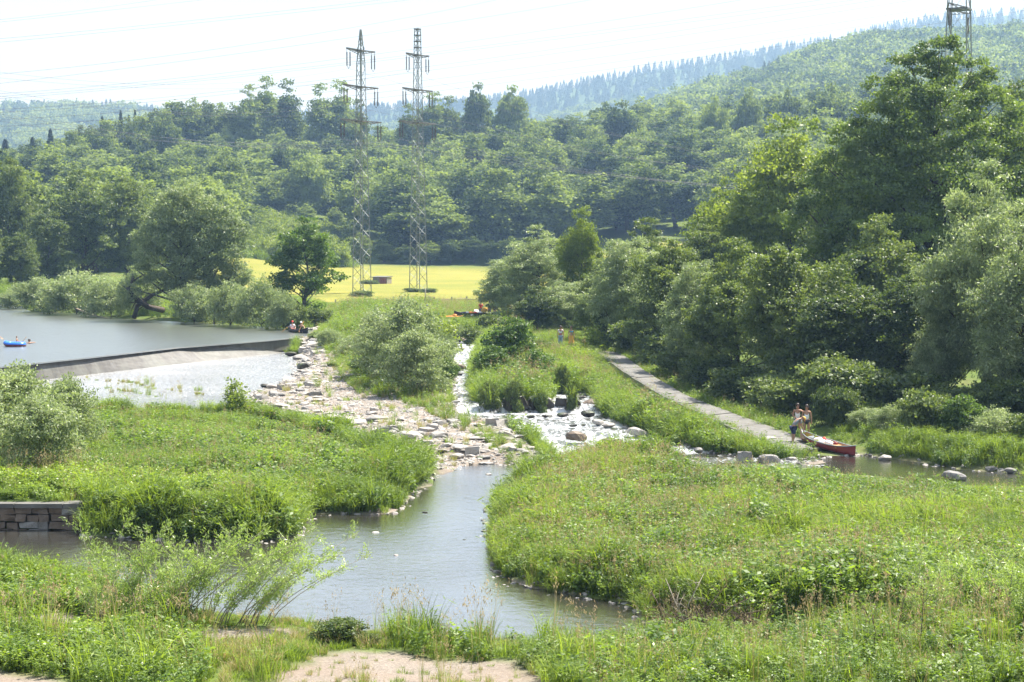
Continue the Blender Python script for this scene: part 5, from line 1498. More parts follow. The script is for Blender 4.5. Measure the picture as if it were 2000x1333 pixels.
cov('upper_bank_scrub', np.array([P(a, b, 1.9)[:2] for a, b in [(622,655),(640,618),(670,604),(870,604),(872,650),(700,662)]]), 2.2, ['herb0', 'reed1', 'nettle', 'seedy', 'bright'], (.3, .25, .2, .15, .1), .8, 1.5, 121, 'rough tall scrub on the upper bank behind the island willow', 'undergrowth')
# tussocks one can tell apart
def tuss(px, py, z, key, s, lb, name='grass_tussock'):
    x, y, _ = P(px, py, z)
    o = link(name, PROTO[key].data); o.location = (x, y, z); o.scale = (s, s, s * 1.0); o.rotation_euler = (0, 0, RNG.uniform(0, 6))
    return setp(o, lb, 'grass tussock')
def rtop(px): return .55
for px, py, z, key, s, lb in [(958,790,.75,'reed1',1.2,'round grass tussock at the left end of the boulder row'),(1005,770,1.25,'reed2',1.2,'grass tussock on top of the leftmost dark boulder'),(1055,770,1.22,'herb0',.9,'leafy tuft on the mossy middle boulder'),
        (1097,752,1.0,'reed1',1.5,'tall tussock on a stone behind the row of boulders'),(1118,779,1.08,'reed2',.9,'narrow tussock on the rightmost dark block'),(1145,762,1.0,'reed1',.9,'tussock on the right shore behind the boulders'),
        (288,752,.62,'reed1',.62,'dark green tuft standing alone on the weir apron, leftmost'),(351,760,.6,'dry',.8,'small dry tuft on the weir apron right of the dark one'),(388,764,.58,'short',1.1,'low wide tuft on the right of the weir apron'),
        (266,770,.56,'reed2',.5,'green tuft in the front line of the apron, left one'),(290,772,.55,'reed0',.55,'green tuft in the front line of the apron, right one'),(218,768,.56,'dry',.7,'dry tuft at the left end of the front line'),
        (680,885,.5,'dry',.6,'tuft beside'),(746,840,.5,'seedy',.5,'tuft in gravel')][:12]:
    tuss(px, py, z, key, s, lb)
for i, (px, py, s, lb) in enumerate([(748,832,.7,'green tuft growing between the blocks of the gravel'),(878,866,.7,'yellow-green tuft in the lower gravel'),(628,795,.6,'small green tuft at the side channel'),(597,765,.5,'green tuft between stones below the weir end'),(540,1040,1.0,'drooping tuft')][:4]):
    tuss(px, py, .4, 'short' if i % 2 else 'dry', s * 1.5, lb)
pts = []
for a, b in (((165,740),(400,773)),((200,758),(330,780)),((232,745),(300,756))):
    for k in RNG.random(26): pts.append(P(a[0] + (b[0] - a[0]) * k, a[1] + (b[1] - a[1]) * k + RNG.normal(0, .8), .57))
cover('apron_grass', pts, ['dry', 'short', 'wisp'], RNG.integers(0, 3, len(pts)), RNG.uniform(.25, .6, len(pts)), label='thin dry grass growing in the joints of the weir apron', cat='grass')
# rushes at the front of the pool
for px, py, s, lb in [(930,1296,1.15,'tall wispy grass clump at the near edge of the pool'),(870,1290,.7,'small wispy clump left of the tall one at the pool edge'),(1110,1298,.8,'thin wispy clump right of the tall one at the pool edge'),(650,1262,.8,'thin stalks behind the dark bush on the near bank')]:
    tuss(px, py, .75, 'wisp', s, lb, 'wispy_grass')
    tuss(px, py, .75, 'short', s * 1.2, lb.replace('wispy', 'low').replace('thin', 'low') + ', its green base', 'grass_tussock')
T('dark_shrub', 655, 38.6, 1205, 120, 'dark leafy bush beside the sandy path on the near bank', 'bush', name='shrub')
T('dark_shrub', 712, 38.4, 1235, 60, 'small bright edge of growth right of the dark bush', 'bush', name='shrub')
for px, py, s, lb in [(375,1235,1.5,'rounded green tussock on the sand beside the saplings'),(745,1268,.9,'bright green tuft at the left end of the pool edge')]:
    tuss(px, py, .7, 'short', s, lb)
# reeds leaning over the water at the meadow corner
for i, (px, py) in enumerate([(968,1085),(975,1100),(965,1060),(985,1110),(972,1040)]):
    tuss(px, py, .05, 'reed1', .85, ['reed clump standing in the pool at the meadow corner','lowest reed clump at the meadow corner','reed clump just above the corner clump','reed clump beside the little gravel spit','uppermost reed clump on the meadow edge'][i], 'reed_clump')

# ------------------------------------------------------------------ dead wood
def deadwood(name, lb, pts, r, twigs, mat, seed, tl=.8, cat='branch'):
    rng = np.random.default_rng(seed)
    mb = MB(); mb.tube(pts, r if isinstance(r, list) else [r * (1 - .8 * i / (len(pts) - 1)) for i in range(len(pts))], 6)
    t_ = mb.obj(name, M[mat]); setp(t_, lb, cat)
    for i in range(twigs):
        k = rng.uniform(.15, .95) * (len(pts) - 1); j = int(k); p = Vector(pts[j]).lerp(Vector(pts[min(j + 1, len(pts) - 1)]), k - j)
        d = Vector(unit(rng.normal(size=3) + np.array([0, 0, .5]))) * tl * rng.uniform(.4, 1)
        r0 = (r[0] if isinstance(r, list) else r) * .35
        mb = MB(); mb.tube([p, p + d * .5 + Vector((0, 0, .05)), p + d], [r0, r0 * .6, r0 * .2], 4)
        w = mb.obj('twig', M[mat]); kid(w, t_)
for i, (a, b, c) in enumerate([((1330,1232),(1345,1180),(1375,1120)),((1345,1235),(1320,1180),(1300,1130)),((1380,1235),(1420,1190),(1470,1165)),((1300,1225),(1285,1180),(1270,1150)),((1400,1238),(1450,1200),(1500,1190)),((1360,1235),(1385,1185),(1420,1140)),((1290,1240),(1350,1250),(1480,1205))]):
    z0, z1, z2 = .2, .8, 1.4
    d0 = P(*a, .1)[1] - .3
    deadwood('dead_branch', ['pale dead branch rising highest from the tangle at the creek','dead branch leaning left in the tangle at the creek','dead branch leaning right in the tangle at the creek','short dead branch at the left end of the tangle','long low dead branch at the right end of the tangle','forked dead branch in the middle of the tangle','dead branch lying flat across the creek'][i],
             [PD(*a, d0), PD(*b, d0 - .3), PD(*c, d0 - .1)], .028, 9, 'bark_grey' if i in (0, 1) else 'twig', i + 5, .7)
pp = []
for k in range(60):
    px, py = RNG.uniform(1275, 1500), RNG.uniform(1195, 1238)
    x, y, z = P(px, py, .15)
    pp.append((x, y, z + RNG.uniform(0, .35)))
tw = MB()
for k in range(16):
    d = unit(r_.normal(size=3) * [1, .5, .8]); tw.tube([(0, 0, 0), tuple(d * .35), tuple(d * .8)], [.010, .007, .003], 3, cap=False)
tp = bpy.data.objects.new('twig_pattern', tw.mesh('twig_pattern', M['twig']))
cover('brushwood', pp, None, np.zeros(len(pp)), RNG.uniform(.5, 1.1, len(pp)), label='tangle of thin brown brushwood under the meadow edge', cat='brushwood', objs=[tp])
deadwood('driftwood', 'pale dead trunk lying in the lake before the willow bushes', [PD(148,603,193), PD(172,612,190), PD(200,620,187.5), PD(222,624.5,183)], .10, 5, 'bark_pale', 3, 1.0, 'driftwood')
deadwood('leaning_trunk', 'dark trunk leaning left over the lake from the big willow', [PD(318,606,184), PD(290,600,182), PD(262,582,181), PD(250,565,180), PD(262,540,180)], [.35, .3, .26, .2, .1], 6, 'bark', 4, 1.8, 'tree trunk')
deadwood('leaning_trunk', 'dark forked limb of the willow reaching right over the bank', [PD(262,620,183), PD(268,598,182), PD(300,575,182), PD(340,560,182)], [.3, .25, .2, .12], 5, 'bark', 8, 1.6, 'tree trunk')
deadwood('dead_branch', 'bare dead stem sticking up from the bank bush', [PD(418,634,170), PD(420,605,170), PD(424,585,170), PD(422,572,170)], .10, 4, 'bark_grey', 9, .8)
deadwood('driftwood', 'pale plank-like log across the head of the rapids', [PD(884,655,153), PD(900,661,150), PD(918,672,146)], [.16, .16, .12], 1, 'bark_pale', 10, .4, 'log')
deadwood('dead_branch', 'thin pale stick lying across the grass of the near bank', [PD(360,1316,38.2), PD(400,1303,38.4), PD(440,1287,38.7)], .018, 2, 'bark_pale', 11, .25)
deadwood('dead_branch', 'second thin stick below the first on the near bank', [PD(412,1310,38.1), PD(436,1295,38.4)], .014, 1, 'bark_pale', 12, .2)
for i, (px, py) in enumerate([(1745,1290),(1790,1300),(1700,1310),(1690,1280)]):
    x, y, z = P(px, py, .8)
    deadwood('bare_sapling', ['bare thin sapling at the bottom right','thin brown sapling right of the bare one','small thin sapling at the bottom','thin sapling behind the bottom one'][i], [(x, y, z - .1), (x + .1, y, z + .8), (x + .35 - i * .2, y, z + 2.0 - i * .2)], .018, 12, 'twig', 20 + i, .7, 'sapling')
# ------------------------------------------------------------------ pylons
def pylon(px, d, base_py, top_py, arms, wb, rot, name_lb, laddertop=False, armr=.0, z0=None, zt=None, npan=24, braceW=.09):
    x = PX(px, d); zb = H(x, d) if z0 is None else z0
    zt = PD(px, top_py, d)[2] if zt is None else zt
    Ht = zt - zb
    t = thing('pylon', name_lb, 'pylon', (x, d, zb), rot)
    azs = [a[0] - zb for a in arms]
    hb = azs[0] + .3          # top of the square body
    def wid(z): return np.interp(z, [0, azs[-1], azs[0], hb, Ht], [wb, wb * .56, wb * .40, wb * .38, .12 if not laddertop else wb * .34])
    for sx in (-1, 1):
        for sy in (-1, 1):
            mb = MB()
            zs = np.linspace(-.3, Ht, 9)
            mb.tube([(sx * wid(max(0, z)) / 2, sy * wid(max(0, z)) / 2, z) for z in zs], .075 * min(wb / 1.9, 1.1), 4, smooth=False)
            mb.obj('leg', M['steel'], t)
    zz = np.concatenate([np.linspace(0, hb, npan), np.linspace(hb, Ht, 4 if not laddertop else 6)[1:]])
    for i in range(len(zz) - 1):
        a, b = zz[i], zz[i + 1]; wa, w2 = wid(a) / 2, wid(b) / 2
        for f in range(4):
            c0, c1 = [(-1, -1), (1, -1), (1, 1), (-1, 1)][f], [(1, -1), (1, 1), (-1, 1), (-1, -1)][f]
            if i % 2: c0, c1 = c1, c0
            mb = MB(); mb.bar((c0[0] * wa, c0[1] * wa, a), (c1[0] * w2, c1[1] * w2, b), braceW, .02)
            mb.obj('brace', M['steel'], t)
            if i % 6 == 0 and i > 0:
                mb = MB(); mb.bar((c0[0] * wa, c0[1] * wa, a), (c1[0] * wa, c1[1] * wa, a), .07, .05)
                mb.obj('cross_bar', M['steel_dark'], t)
    if laddertop:
        for k in range(4):
            z = hb + (Ht - hb) * (k + 1) / 4
            mb = MB(); mb.box((0, 0, z - .1), (wid(z) + .15, wid(z) + .15, .14)); mb.obj('platform', M['steel_dark'], t)
    tips = []
    for za, half in arms:
        z = za - zb; w = wid(z) / 2
        arm = MB()
        for s in (-1, 1):
            for sy in (-1, 1):
                arm.bar((s * w, sy * w, z), (s * half, sy * .08, z + .1), .10)
                arm.bar((s * w, sy * w, z - .45), (s * half, sy * .08, z + .02), .08)
                for k in range(4):
                    u, v = k / 4, (k + 1) / 4
                    arm.bar((s * (w + (half - w) * u), sy * w * (1 - u) + sy * .08 * u, z), (s * (w + (half - w) * v), sy * w * (1 - v), z - .45 + .47 * v), .05)
        arm.box((0, 0, z - .05), (2 * w + .3, 2 * w + .3, .2))
        ao = arm.obj('cross_arm', M['steel_dark'], t)
        for s in (-1, 1):
            ins = MB()
            for q in (-.35, .35):
                hx = s * half - s * .4 + q
                pts = [(hx, 0, z), (hx, 0, z - .5)]
                ins.tube(pts, .03, 5)
                for k in range(12): ins.tube([(hx, 0, z - .5 - k * .16), (hx, 0, z - .62 - k * .16)], [.12, .09], 7, smooth=False)
                ins.tube([(hx, 0, z - 2.4), (s * half - s * .4, 0, z - 2.75)], .03, 5)
            ins.obj('insulator', M['insul'], t)
            tips.append((s * half - s * .4, z - 2.75))
    cs, sn = math.cos(rot), math.sin(rot)
    return [(x + a * cs, d + a * sn, zb + z) for a, z in tips] + [(x, d, zt)]
ROT = R(57)
tips1 = pylon(707, 247, 583, 58, [(PD(707, 99, 247)[2], 3.2), (PD(707, 170, 247)[2], 3.9), (PD(707, 237, 247)[2], 4.6)], 1.9, ROT, 'left one of the two lattice pylons in the mown field, with a pointed top', npan=26)
tips2 = pylon(817, 266, 572, 56, [(PD(817, 108, 266)[2], 2.9), (PD(817, 176, 266)[2], 3.8), (PD(817, 240, 266)[2], 4.6)], 1.95, ROT, 'right one of the two lattice pylons in the mown field, with a square ladder top', laddertop=True, npan=26)
z3 = PD(1865, 28, 205)[2]
tips3 = pylon(1865, 205, 0, 0, [(z3 + 12.0, 3.6), (z3 + 6.0, 4.2), (z3 + .6, 5.0)], 3.9, ROT + .1, 'large lattice pylon behind the tall ash, cut off by the top of the photo', z0=4.0, zt=z3 + 18, npan=16, braceW=.10)

# ------------------------------------------------------------------ cables
def cable(pts, r, lb, n=28, spacers=(), grp=None):
    """quadratic curve through three points"""
    a, b, c = [np.array(p) for p in pts]
    u = np.linspace(0, 1, n)[:, None]
    V = a * (1 - u) * (1 - 2 * u) + b * 4 * u * (1 - u) + c * u * (2 * u - 1)
    mb = MB(); mb.tube([tuple(v) for v in V], r, 4, cap=False)
    o = mb.obj('power_cable', M['cable']); setp(o, lb, 'power cable', grp)
CB = [  # left (px,py), mid, right in the photo, all above the valley
 ((-60,44),(140,23),(360,-8)), ((-60,50),(190,23),(470,-8)),
 ((-60,81),(340,44),(800,-6)), ((-60,88),(340,50),(820,-2)),
 ((-60,150),(480,88),(1000,-6)), ((-60,170),(560,92),(1180,-4)),
 ((-60,187),(620,121),(1500,-8)), ((-60,192),(640,127),(1650,-6)), ((-60,197),(660,129),(1700,-4)),
 ((-60,216),(700,148),(1800,-14)), ((-60,222),(720,153),(1850,-10)), ((-60,236),(760,166),(1900,4)), ((-60,250),(800,174),(1960,8)), ((-60,264),(840,180),(2060,12))]
ORD = ['topmost', 'second', 'third', 'fourth', 'fifth', 'sixth', 'seventh', 'eighth', 'ninth', 'tenth', 'eleventh', 'twelfth', 'thirteenth', 'lowest']
for i, (a, b, c) in enumerate(CB):
    k = 150 + 3 * i
    cable([PD(*a, k), PD(*b, k + 10), PD(*c, k + 24)], .013, f'thin cable crossing the sky, {ORD[i]} of fourteen counted down at the left edge')
LV = ['top left', 'top right', 'middle left', 'middle right', 'lower left', 'lower right', 'peak']
for nm, tips, ex in (('left', tips1, 0), ('right', tips2, 14)):
    for j, tp_ in list(enumerate(tips[:6]))[::2] + [(5, tips[5])]:
        e = PD(1700 + j * 30, 300 + ex + (tip_h := (470 - (tp_[2] - CAMZ) / tp_[1] * F) * .25), 330)
        mid = ((tp_[0] + e[0]) / 2, (tp_[1] + e[1]) / 2, (tp_[2] + e[2]) / 2 - 2.4)
        cable([tp_, mid, e], .014, f'thin cable running right from the {LV[j]} insulator of the {nm} pylon')
        e2 = PD(-80, 130 + j * 16 + ex, 175)
        cable([tp_, ((tp_[0] + e2[0]) / 2, (tp_[1] + e2[1]) / 2, (tp_[2] + e2[2]) / 2 - 2.0), e2], .012, f'thin cable running left from the {LV[j]} insulator of the {nm} pylon')

# ------------------------------------------------------------------ fence, post, shed
fn = thing('wooden_fence', 'low wooden rail fence along the near edge of the mown field', 'fence')
def fpt(px, py): 
    d = 3400 * 8 / (py + 3 - 470 + 1e-6); 
    return px, py
fd = 214
prev = None
FP = [(655,590),(712,586),(768,585),(830,587),(848,585),(882,585),(912,584),(940,585)]
for i, (px, py) in enumerate(FP):
    x = PX(px, fd); z = H(x, fd); zt = PD(px, py - 4, fd)[2]
    mb = MB(); mb.box((x, fd + .1, (z + zt) / 2 - .1), (.16, .16, zt - z + .3), Matrix.Rotation(.06 * math.sin(i * 3), 3, 'Y'))
    mb.obj('post', M['bark_grey'], fn)
    if prev:
        mb = MB(); mb.tube([PD(prev[0] - 1, prev[1] + (1 if i % 2 else 0), fd), PD(px + 1, py, fd)], [.07, .06], 6); mb.obj('rail', M['bark_pale'], fn)
    prev = (px, py)
mb = MB(); mb.tube([PD(830, 600, 196), PD(831, 563, 196)], [.07, .06], 7); setp(mb.obj('wooden_pole', M['bark_grey']), 'single grey pole standing behind the sitting man', 'pole')
sh = thing('field_shed', 'small low weathered shed in the mown field beside the left pylon', 'shed', (PX(746, 300), 300, H(PX(746, 300), 300)), R(-25))
M['rust'] = plain('rusty red boards', (.28, .12, .09), .8, .2, .3, 3)
for k in range(8):
    mb = MB(); mb.box((-1.15 + k * .33, -.9, .55), (.31, .04, 1.1)); mb.obj('plank', M['rust'] if k > 3 else M['bark_grey'], sh)
for k in range(6):
    mb = MB(); mb.box((-1.32, -.72 + k * .3, .55), (.04, .28, 1.1)); mb.obj('plank', M['bark_grey'], sh)
mb = MB(); mb.box((1.42, 0, .55), (.04, 1.7, 1.1)); mb.box((0, .9, .55), (2.7, .04, 1.1)); mb.obj('back_wall', M['bark_grey'], sh)
mb = MB(); mb.box((0, 0, 1.22), (3.1, 2.2, .10), Matrix.Rotation(.06, 3, 'X')); mb.obj('roof', M['steel_dark'], sh)
for px, d, s, lb in [(705,246,2.0,'low green growth around the feet of the left pylon'),(722,298,1.8,'green growth beside the field shed'),(806,264,1.6,'low growth at the left foot of the right pylon'),(836,262,1.6,'low growth at the right foot of the right pylon')]:
    x = PX(px, d); t_ = plant('dark_shrub', x, d, s * .45, s * 2.0, None, lb, 'bush', name='shrub')

# ------------------------------------------------------------------ boats
def canoe(name, lb, loc, rz, L, B, D, hull, inner, rim, pitch=0.0, rise=.22, seats=(-.45, .5), thwarts=(0.0,), cat='canoe'):
    t = thing(name, lb, cat, loc, rz); t.rotation_euler = (pitch, 0, rz)
    ns, nk = 22, 9
    def sec(u, k, off=0.0):
        w = max(.012, B / 2 * (1 - abs(u) ** 2.3) - off) ; y = u * (L / 2 - off * .6)
        sheer = D + rise * abs(u) ** 3.2
        keel = .09 * abs(u) ** 5 + off
        th = -math.pi / 2 + math.pi * k / (nk - 1)
        sx = math.copysign(abs(math.sin(th)) ** .75, math.sin(th)); sz = 1 - abs(math.cos(th)) ** .75
        return (w * sx, y, keel + (sheer - keel) * sz)
    for nm, off, mt in (('hull', 0.0, hull), ('lining', .022, inner)):
        vs = [sec(-1 + 2 * i / (ns - 1), k, off) for i in range(ns) for k in range(nk)]
        fs = [(i * nk + k, i * nk + k + 1, (i + 1) * nk + k + 1, (i + 1) * nk + k) for i in range(ns - 1) for k in range(nk - 1)]
        mb = MB(); mb.add(vs, fs, 0, True); mb.obj(nm, M[mt], t)
    for k in (0, nk - 1):
        mb = MB(); mb.tube([sec(-1 + 2 * i / (ns - 1), k) for i in range(ns)], .028, 6); mb.obj('gunwale', M[rim], t)
    for s in (-1, 1):
        mb = MB(); a, b = sec(s * .86, 0), sec(s * .86, nk - 1); e = sec(s * 1.0, 0)
        mb.add([a, b, (0, e[1], e[2] + .01), (a[0], a[1], a[2] - .02), (b[0], b[1], b[2] - .02), (0, e[1], e[2] - .02)], [(0, 1, 2), (3, 5, 4), (0, 3, 4, 1), (1, 4, 5, 2), (2, 5, 3, 0)]); mb.obj('deck_plate', M[rim], t)
    for u in seats:
        a, b = sec(u, 0), sec(u, nk - 1)
        mb = MB(); mb.box((0, a[1], a[2] - .09), (abs(a[0]) * 1.94, .26, .03)); mb.obj('seat', M['ochre'], t)
    for u in thwarts:
        a, b = sec(u, 0), sec(u, nk - 1)
        mb = MB(); mb.box((0, a[1], a[2] - .02), (abs(a[0]) * 1.96, .07, .03)); mb.obj('thwart', M['ochre'], t)
    return t
# red canoe: bow at photo (1560,860), stern at (1674,890)
bow = np.array(PD(1563, 868, 84.6)); stern = np.array(PD(1670, 897, 80.2))
stern[2] = -.06; bow[2] = .22
dv = bow - stern; Lc = np.linalg.norm(dv); rzc = math.atan2(-dv[0], dv[1]); cc = (bow + stern) / 2
red = canoe('canoe', 'dark red open canoe loaded with bags, bow resting on the stones', tuple(cc), rzc, Lc, .92, .36, 'maroon', 'ochre', 'grey', pitch=math.asin(dv[2] / Lc), seats=(-.5, .55), thwarts=(-.1, -.68))
def bagmesh(seed, r, mat, lb, loc, name='bag', cat='bag'):
    me = rock_mesh(seed, .75, 2)
    for v in me.vertices: v.co.z *= 1.0
    me.polygons.foreach_set('use_smooth', [True] * len(me.polygons)); me.materials.append(M[mat])
    o = link(name, me); o.location = loc; o.scale = r; return setp(o, lb, cat)
def inc(t, x, y, z):
    bpy.context.view_layer.update()
    return t.matrix_world @ Vector((x, y, z))
for i, (yy, xx, r, mt, lb) in enumerate([(1.35,0,(.45,.5,.5),'grey','grey bag nearest the bow in the red canoe'),(.85,.05,(.5,.55,.55),'white','white bag behind the grey one in the red canoe'),(.35,-.05,(.5,.5,.45),'white','second white bag amidships in the red canoe'),
        (.6,.2,(.3,.35,.6),'red','red bundle between the white bags in the red canoe'),(-.15,0,(.55,.6,.6),'white','large white sack near the middle thwart of the red canoe'),(-.5,.15,(.25,.3,.55),'maroon','dark red bundle leaning on the large white sack')]):
    bagmesh(200 + i, r, mt, lb, inc(red, xx, yy, .30))
mb = MB(); mb.box(inc(red, 0, -.75, .30), (.5, .35, .05), Matrix.Rotation(.3, 3, 'Z')); setp(mb.obj('wooden_board', M['ochre']), 'small wooden board lying in the red canoe', 'board')
mb = MB(); a, b = PD(1597, 888, 80.3), PD(1612, 897, 79.8); mb.tube([PD(1585, 885, 80.8), PD(1608, 898, 79.6)], .02, 6); mb.box(PD(1610, 899, 79.5), (.1, .45, .02)); setp(mb.obj('paddle', M['black']), 'black paddle lying beside the red canoe', 'paddle')

def on_lake(px, py, dz=0): 
    x, y, z = P(px, py, LAKE_Z); return (x, y, z + dz)
x, y, z = on_lake(582, 650)
DIRC = Vector((.58, -.81, 0))
lakec = canoe('canoe', 'dark canoe with two paddlers on the lake beside the weir', (x, y, LAKE_Z - .04), R(-144.5), 3.7, .85, .34, 'black', 'black', 'black', rise=.22, seats=(-.45, .45), thwarts=())
ud = 176
x2 = PX(922, ud); zg = H(x2, ud)
bl = canoe('canoe', 'black canoe lying on the upper bank filled with orange and blue gear', (PX(935, ud), ud, zg + .32), R(-84), 5.0, .85, .36, 'black', 'black', 'black', rise=.25, seats=(), thwarts=(0.5,))
for i, (px, w, mt, lb) in enumerate([(906,.7,'navy','blue bag in the black canoe on the upper bank'),(912,.5,'white','white bag in the black canoe on the upper bank'),(920,.6,'orange','orange life vest heaped in the black canoe'),(928,.6,'red','red-orange life vest beside the orange one in the black canoe'),(938,.5,'white','white cloth in the right half of the black canoe')]):
    bagmesh(230 + i, (w, .5, .45), mt, lb, (PX(px, ud), ud, zg + .72), name='life_vest' if 'vest' in lb else 'bag', cat='life vest' if 'vest' in lb else 'bag')
wk = canoe('kayak', 'pale kayak with orange deck lying left of the black canoe', (PX(876, ud - 2), ud - 2, H(PX(876, ud - 2), ud - 2) + .25), R(-86), 2.9, .65, .22, 'white', 'orange', 'orange', rise=.1, seats=(), thwarts=(), cat='kayak')
def deck(t, L, B, z, mt):
    mb = MB(); mb.ell((0, 0, z), (B * .42, L * .44, .10), 16, 6); mb.obj('deck', M[mt], t)
deck(wk, 2.9, .65, .22, 'orange')
bagmesh(240, (.5, .4, .4), 'orange', 'orange bag on the end of the pale kayak', (PX(888, ud - 2), ud - 2, H(PX(888, ud - 2), ud - 2) + .62))
wk2 = canoe('kayak', 'pale kayak half hidden under the willow right of the black canoe', (PX(968, ud + 2), ud + 2, H(PX(968, ud + 2), ud + 2) + .4), R(-80), 3.2, .65, .25, 'grey', 'white', 'white', rise=.1, seats=(), thwarts=(), cat='kayak')
# small white rubber boat
def ring(name, lb, loc, rz, a, b, r, mtop, mbot, tilt=0.0, cat='inflatable boat'):
    t = thing(name, lb, cat, loc, rz); t.rotation_euler = (tilt, 0, rz)
    n, k = 28, 10
    for part, mt, lo, hi in (('upper_tube', mtop, 0, math.pi), ('lower_tube', mbot, math.pi, 2 * math.pi)):
        vs, fs = [], []
        for i in range(n):
            an = 2 * math.pi * i / n
            cx_, cy_ = a * math.copysign(abs(math.cos(an)) ** .8, math.cos(an)), b * math.copysign(abs(math.sin(an)) ** .8, math.sin(an))
            lift = .12 * max(0, -math.cos(an)) ** 3
            nx, ny = math.cos(an), math.sin(an)
            for j in range(k):
                th = lo + (hi - lo) * j / (k - 1)
                vs.append((cx_ + nx * r * math.cos(th), cy_ + ny * r * math.cos(th), r + r * math.sin(th) + lift))
        for i in range(n):
            for j in range(k - 1):
                fs.append((i * k + j, ((i + 1) % n) * k + j, ((i + 1) % n) * k + j + 1, i * k + j + 1))
        mb = MB(); mb.add(vs, fs, 0, True); mb.obj(part, M[mt], t)
    mb = MB(); mb.ell((0, 0, r * .8), (a * .95, b * .95, .05), 20, 6); mb.obj('floor', M[mbot], t)
    return t
x, y, z = P(936, 624, 1.9)
wr = ring('rubber_boat', 'small white rubber boat lying in the grass below the black canoe', (x, y, H(x, y) + .55), R(5), .42, .30, .15, 'white', 'white', .25)
bagmesh(241, (.28, .25, .18), 'red', 'small red thing on the rim of the white rubber boat', (x + .28, y + .1, H(x, y) + 1.0), name='pouch', cat='pouch')
x, y, z = P(923, 630, 1.8)
bagmesh(242, (.45, .3, .25), 'white', 'pale grey bundle left of the white rubber boat', (x, y, H(x, y) + .55))
x, y, z = on_lake(29, 677)
raft = ring('inflatable_boat', 'blue and dark red inflatable boat drifting on the lake at the left', (x, y, z - .05), R(4), .68, .42, .20, 'blue', 'maroon')

# ------------------------------------------------------------------ people
def skin_mesh(name, J, E, rad, mat, sub=1, root=0):
    me = bpy.data.meshes.new(name); names = list(J); ix = {k: i for i, k in enumerate(names)}
    me.from_pydata([J[k] for k in names], [(ix[a], ix[b]) for a, b in E], [])
    o = bpy.data.objects.new(name + '_build', me); COL.objects.link(o)
    md = o.modifiers.new('s', 'SKIN')
    md.use_smooth_shade = True
    for k in names:
        v = me.skin_vertices[0].data[ix[k]]; r = rad.get(k, .05)
        v.radius = r if isinstance(r, tuple) else (r, r)
        v.use_root = (k == names[root])
    sm = o.modifiers.new('u', 'SUBSURF'); sm.levels = sub; sm.render_levels = sub
    dg = bpy.context.evaluated_depsgraph_get()
    ev = o.evaluated_get(dg); out = bpy.data.meshes.new_from_object(ev)
    out.name = name; out.materials.clear(); out.materials.append(M[mat])
    bpy.data.objects.remove(o)
    return out
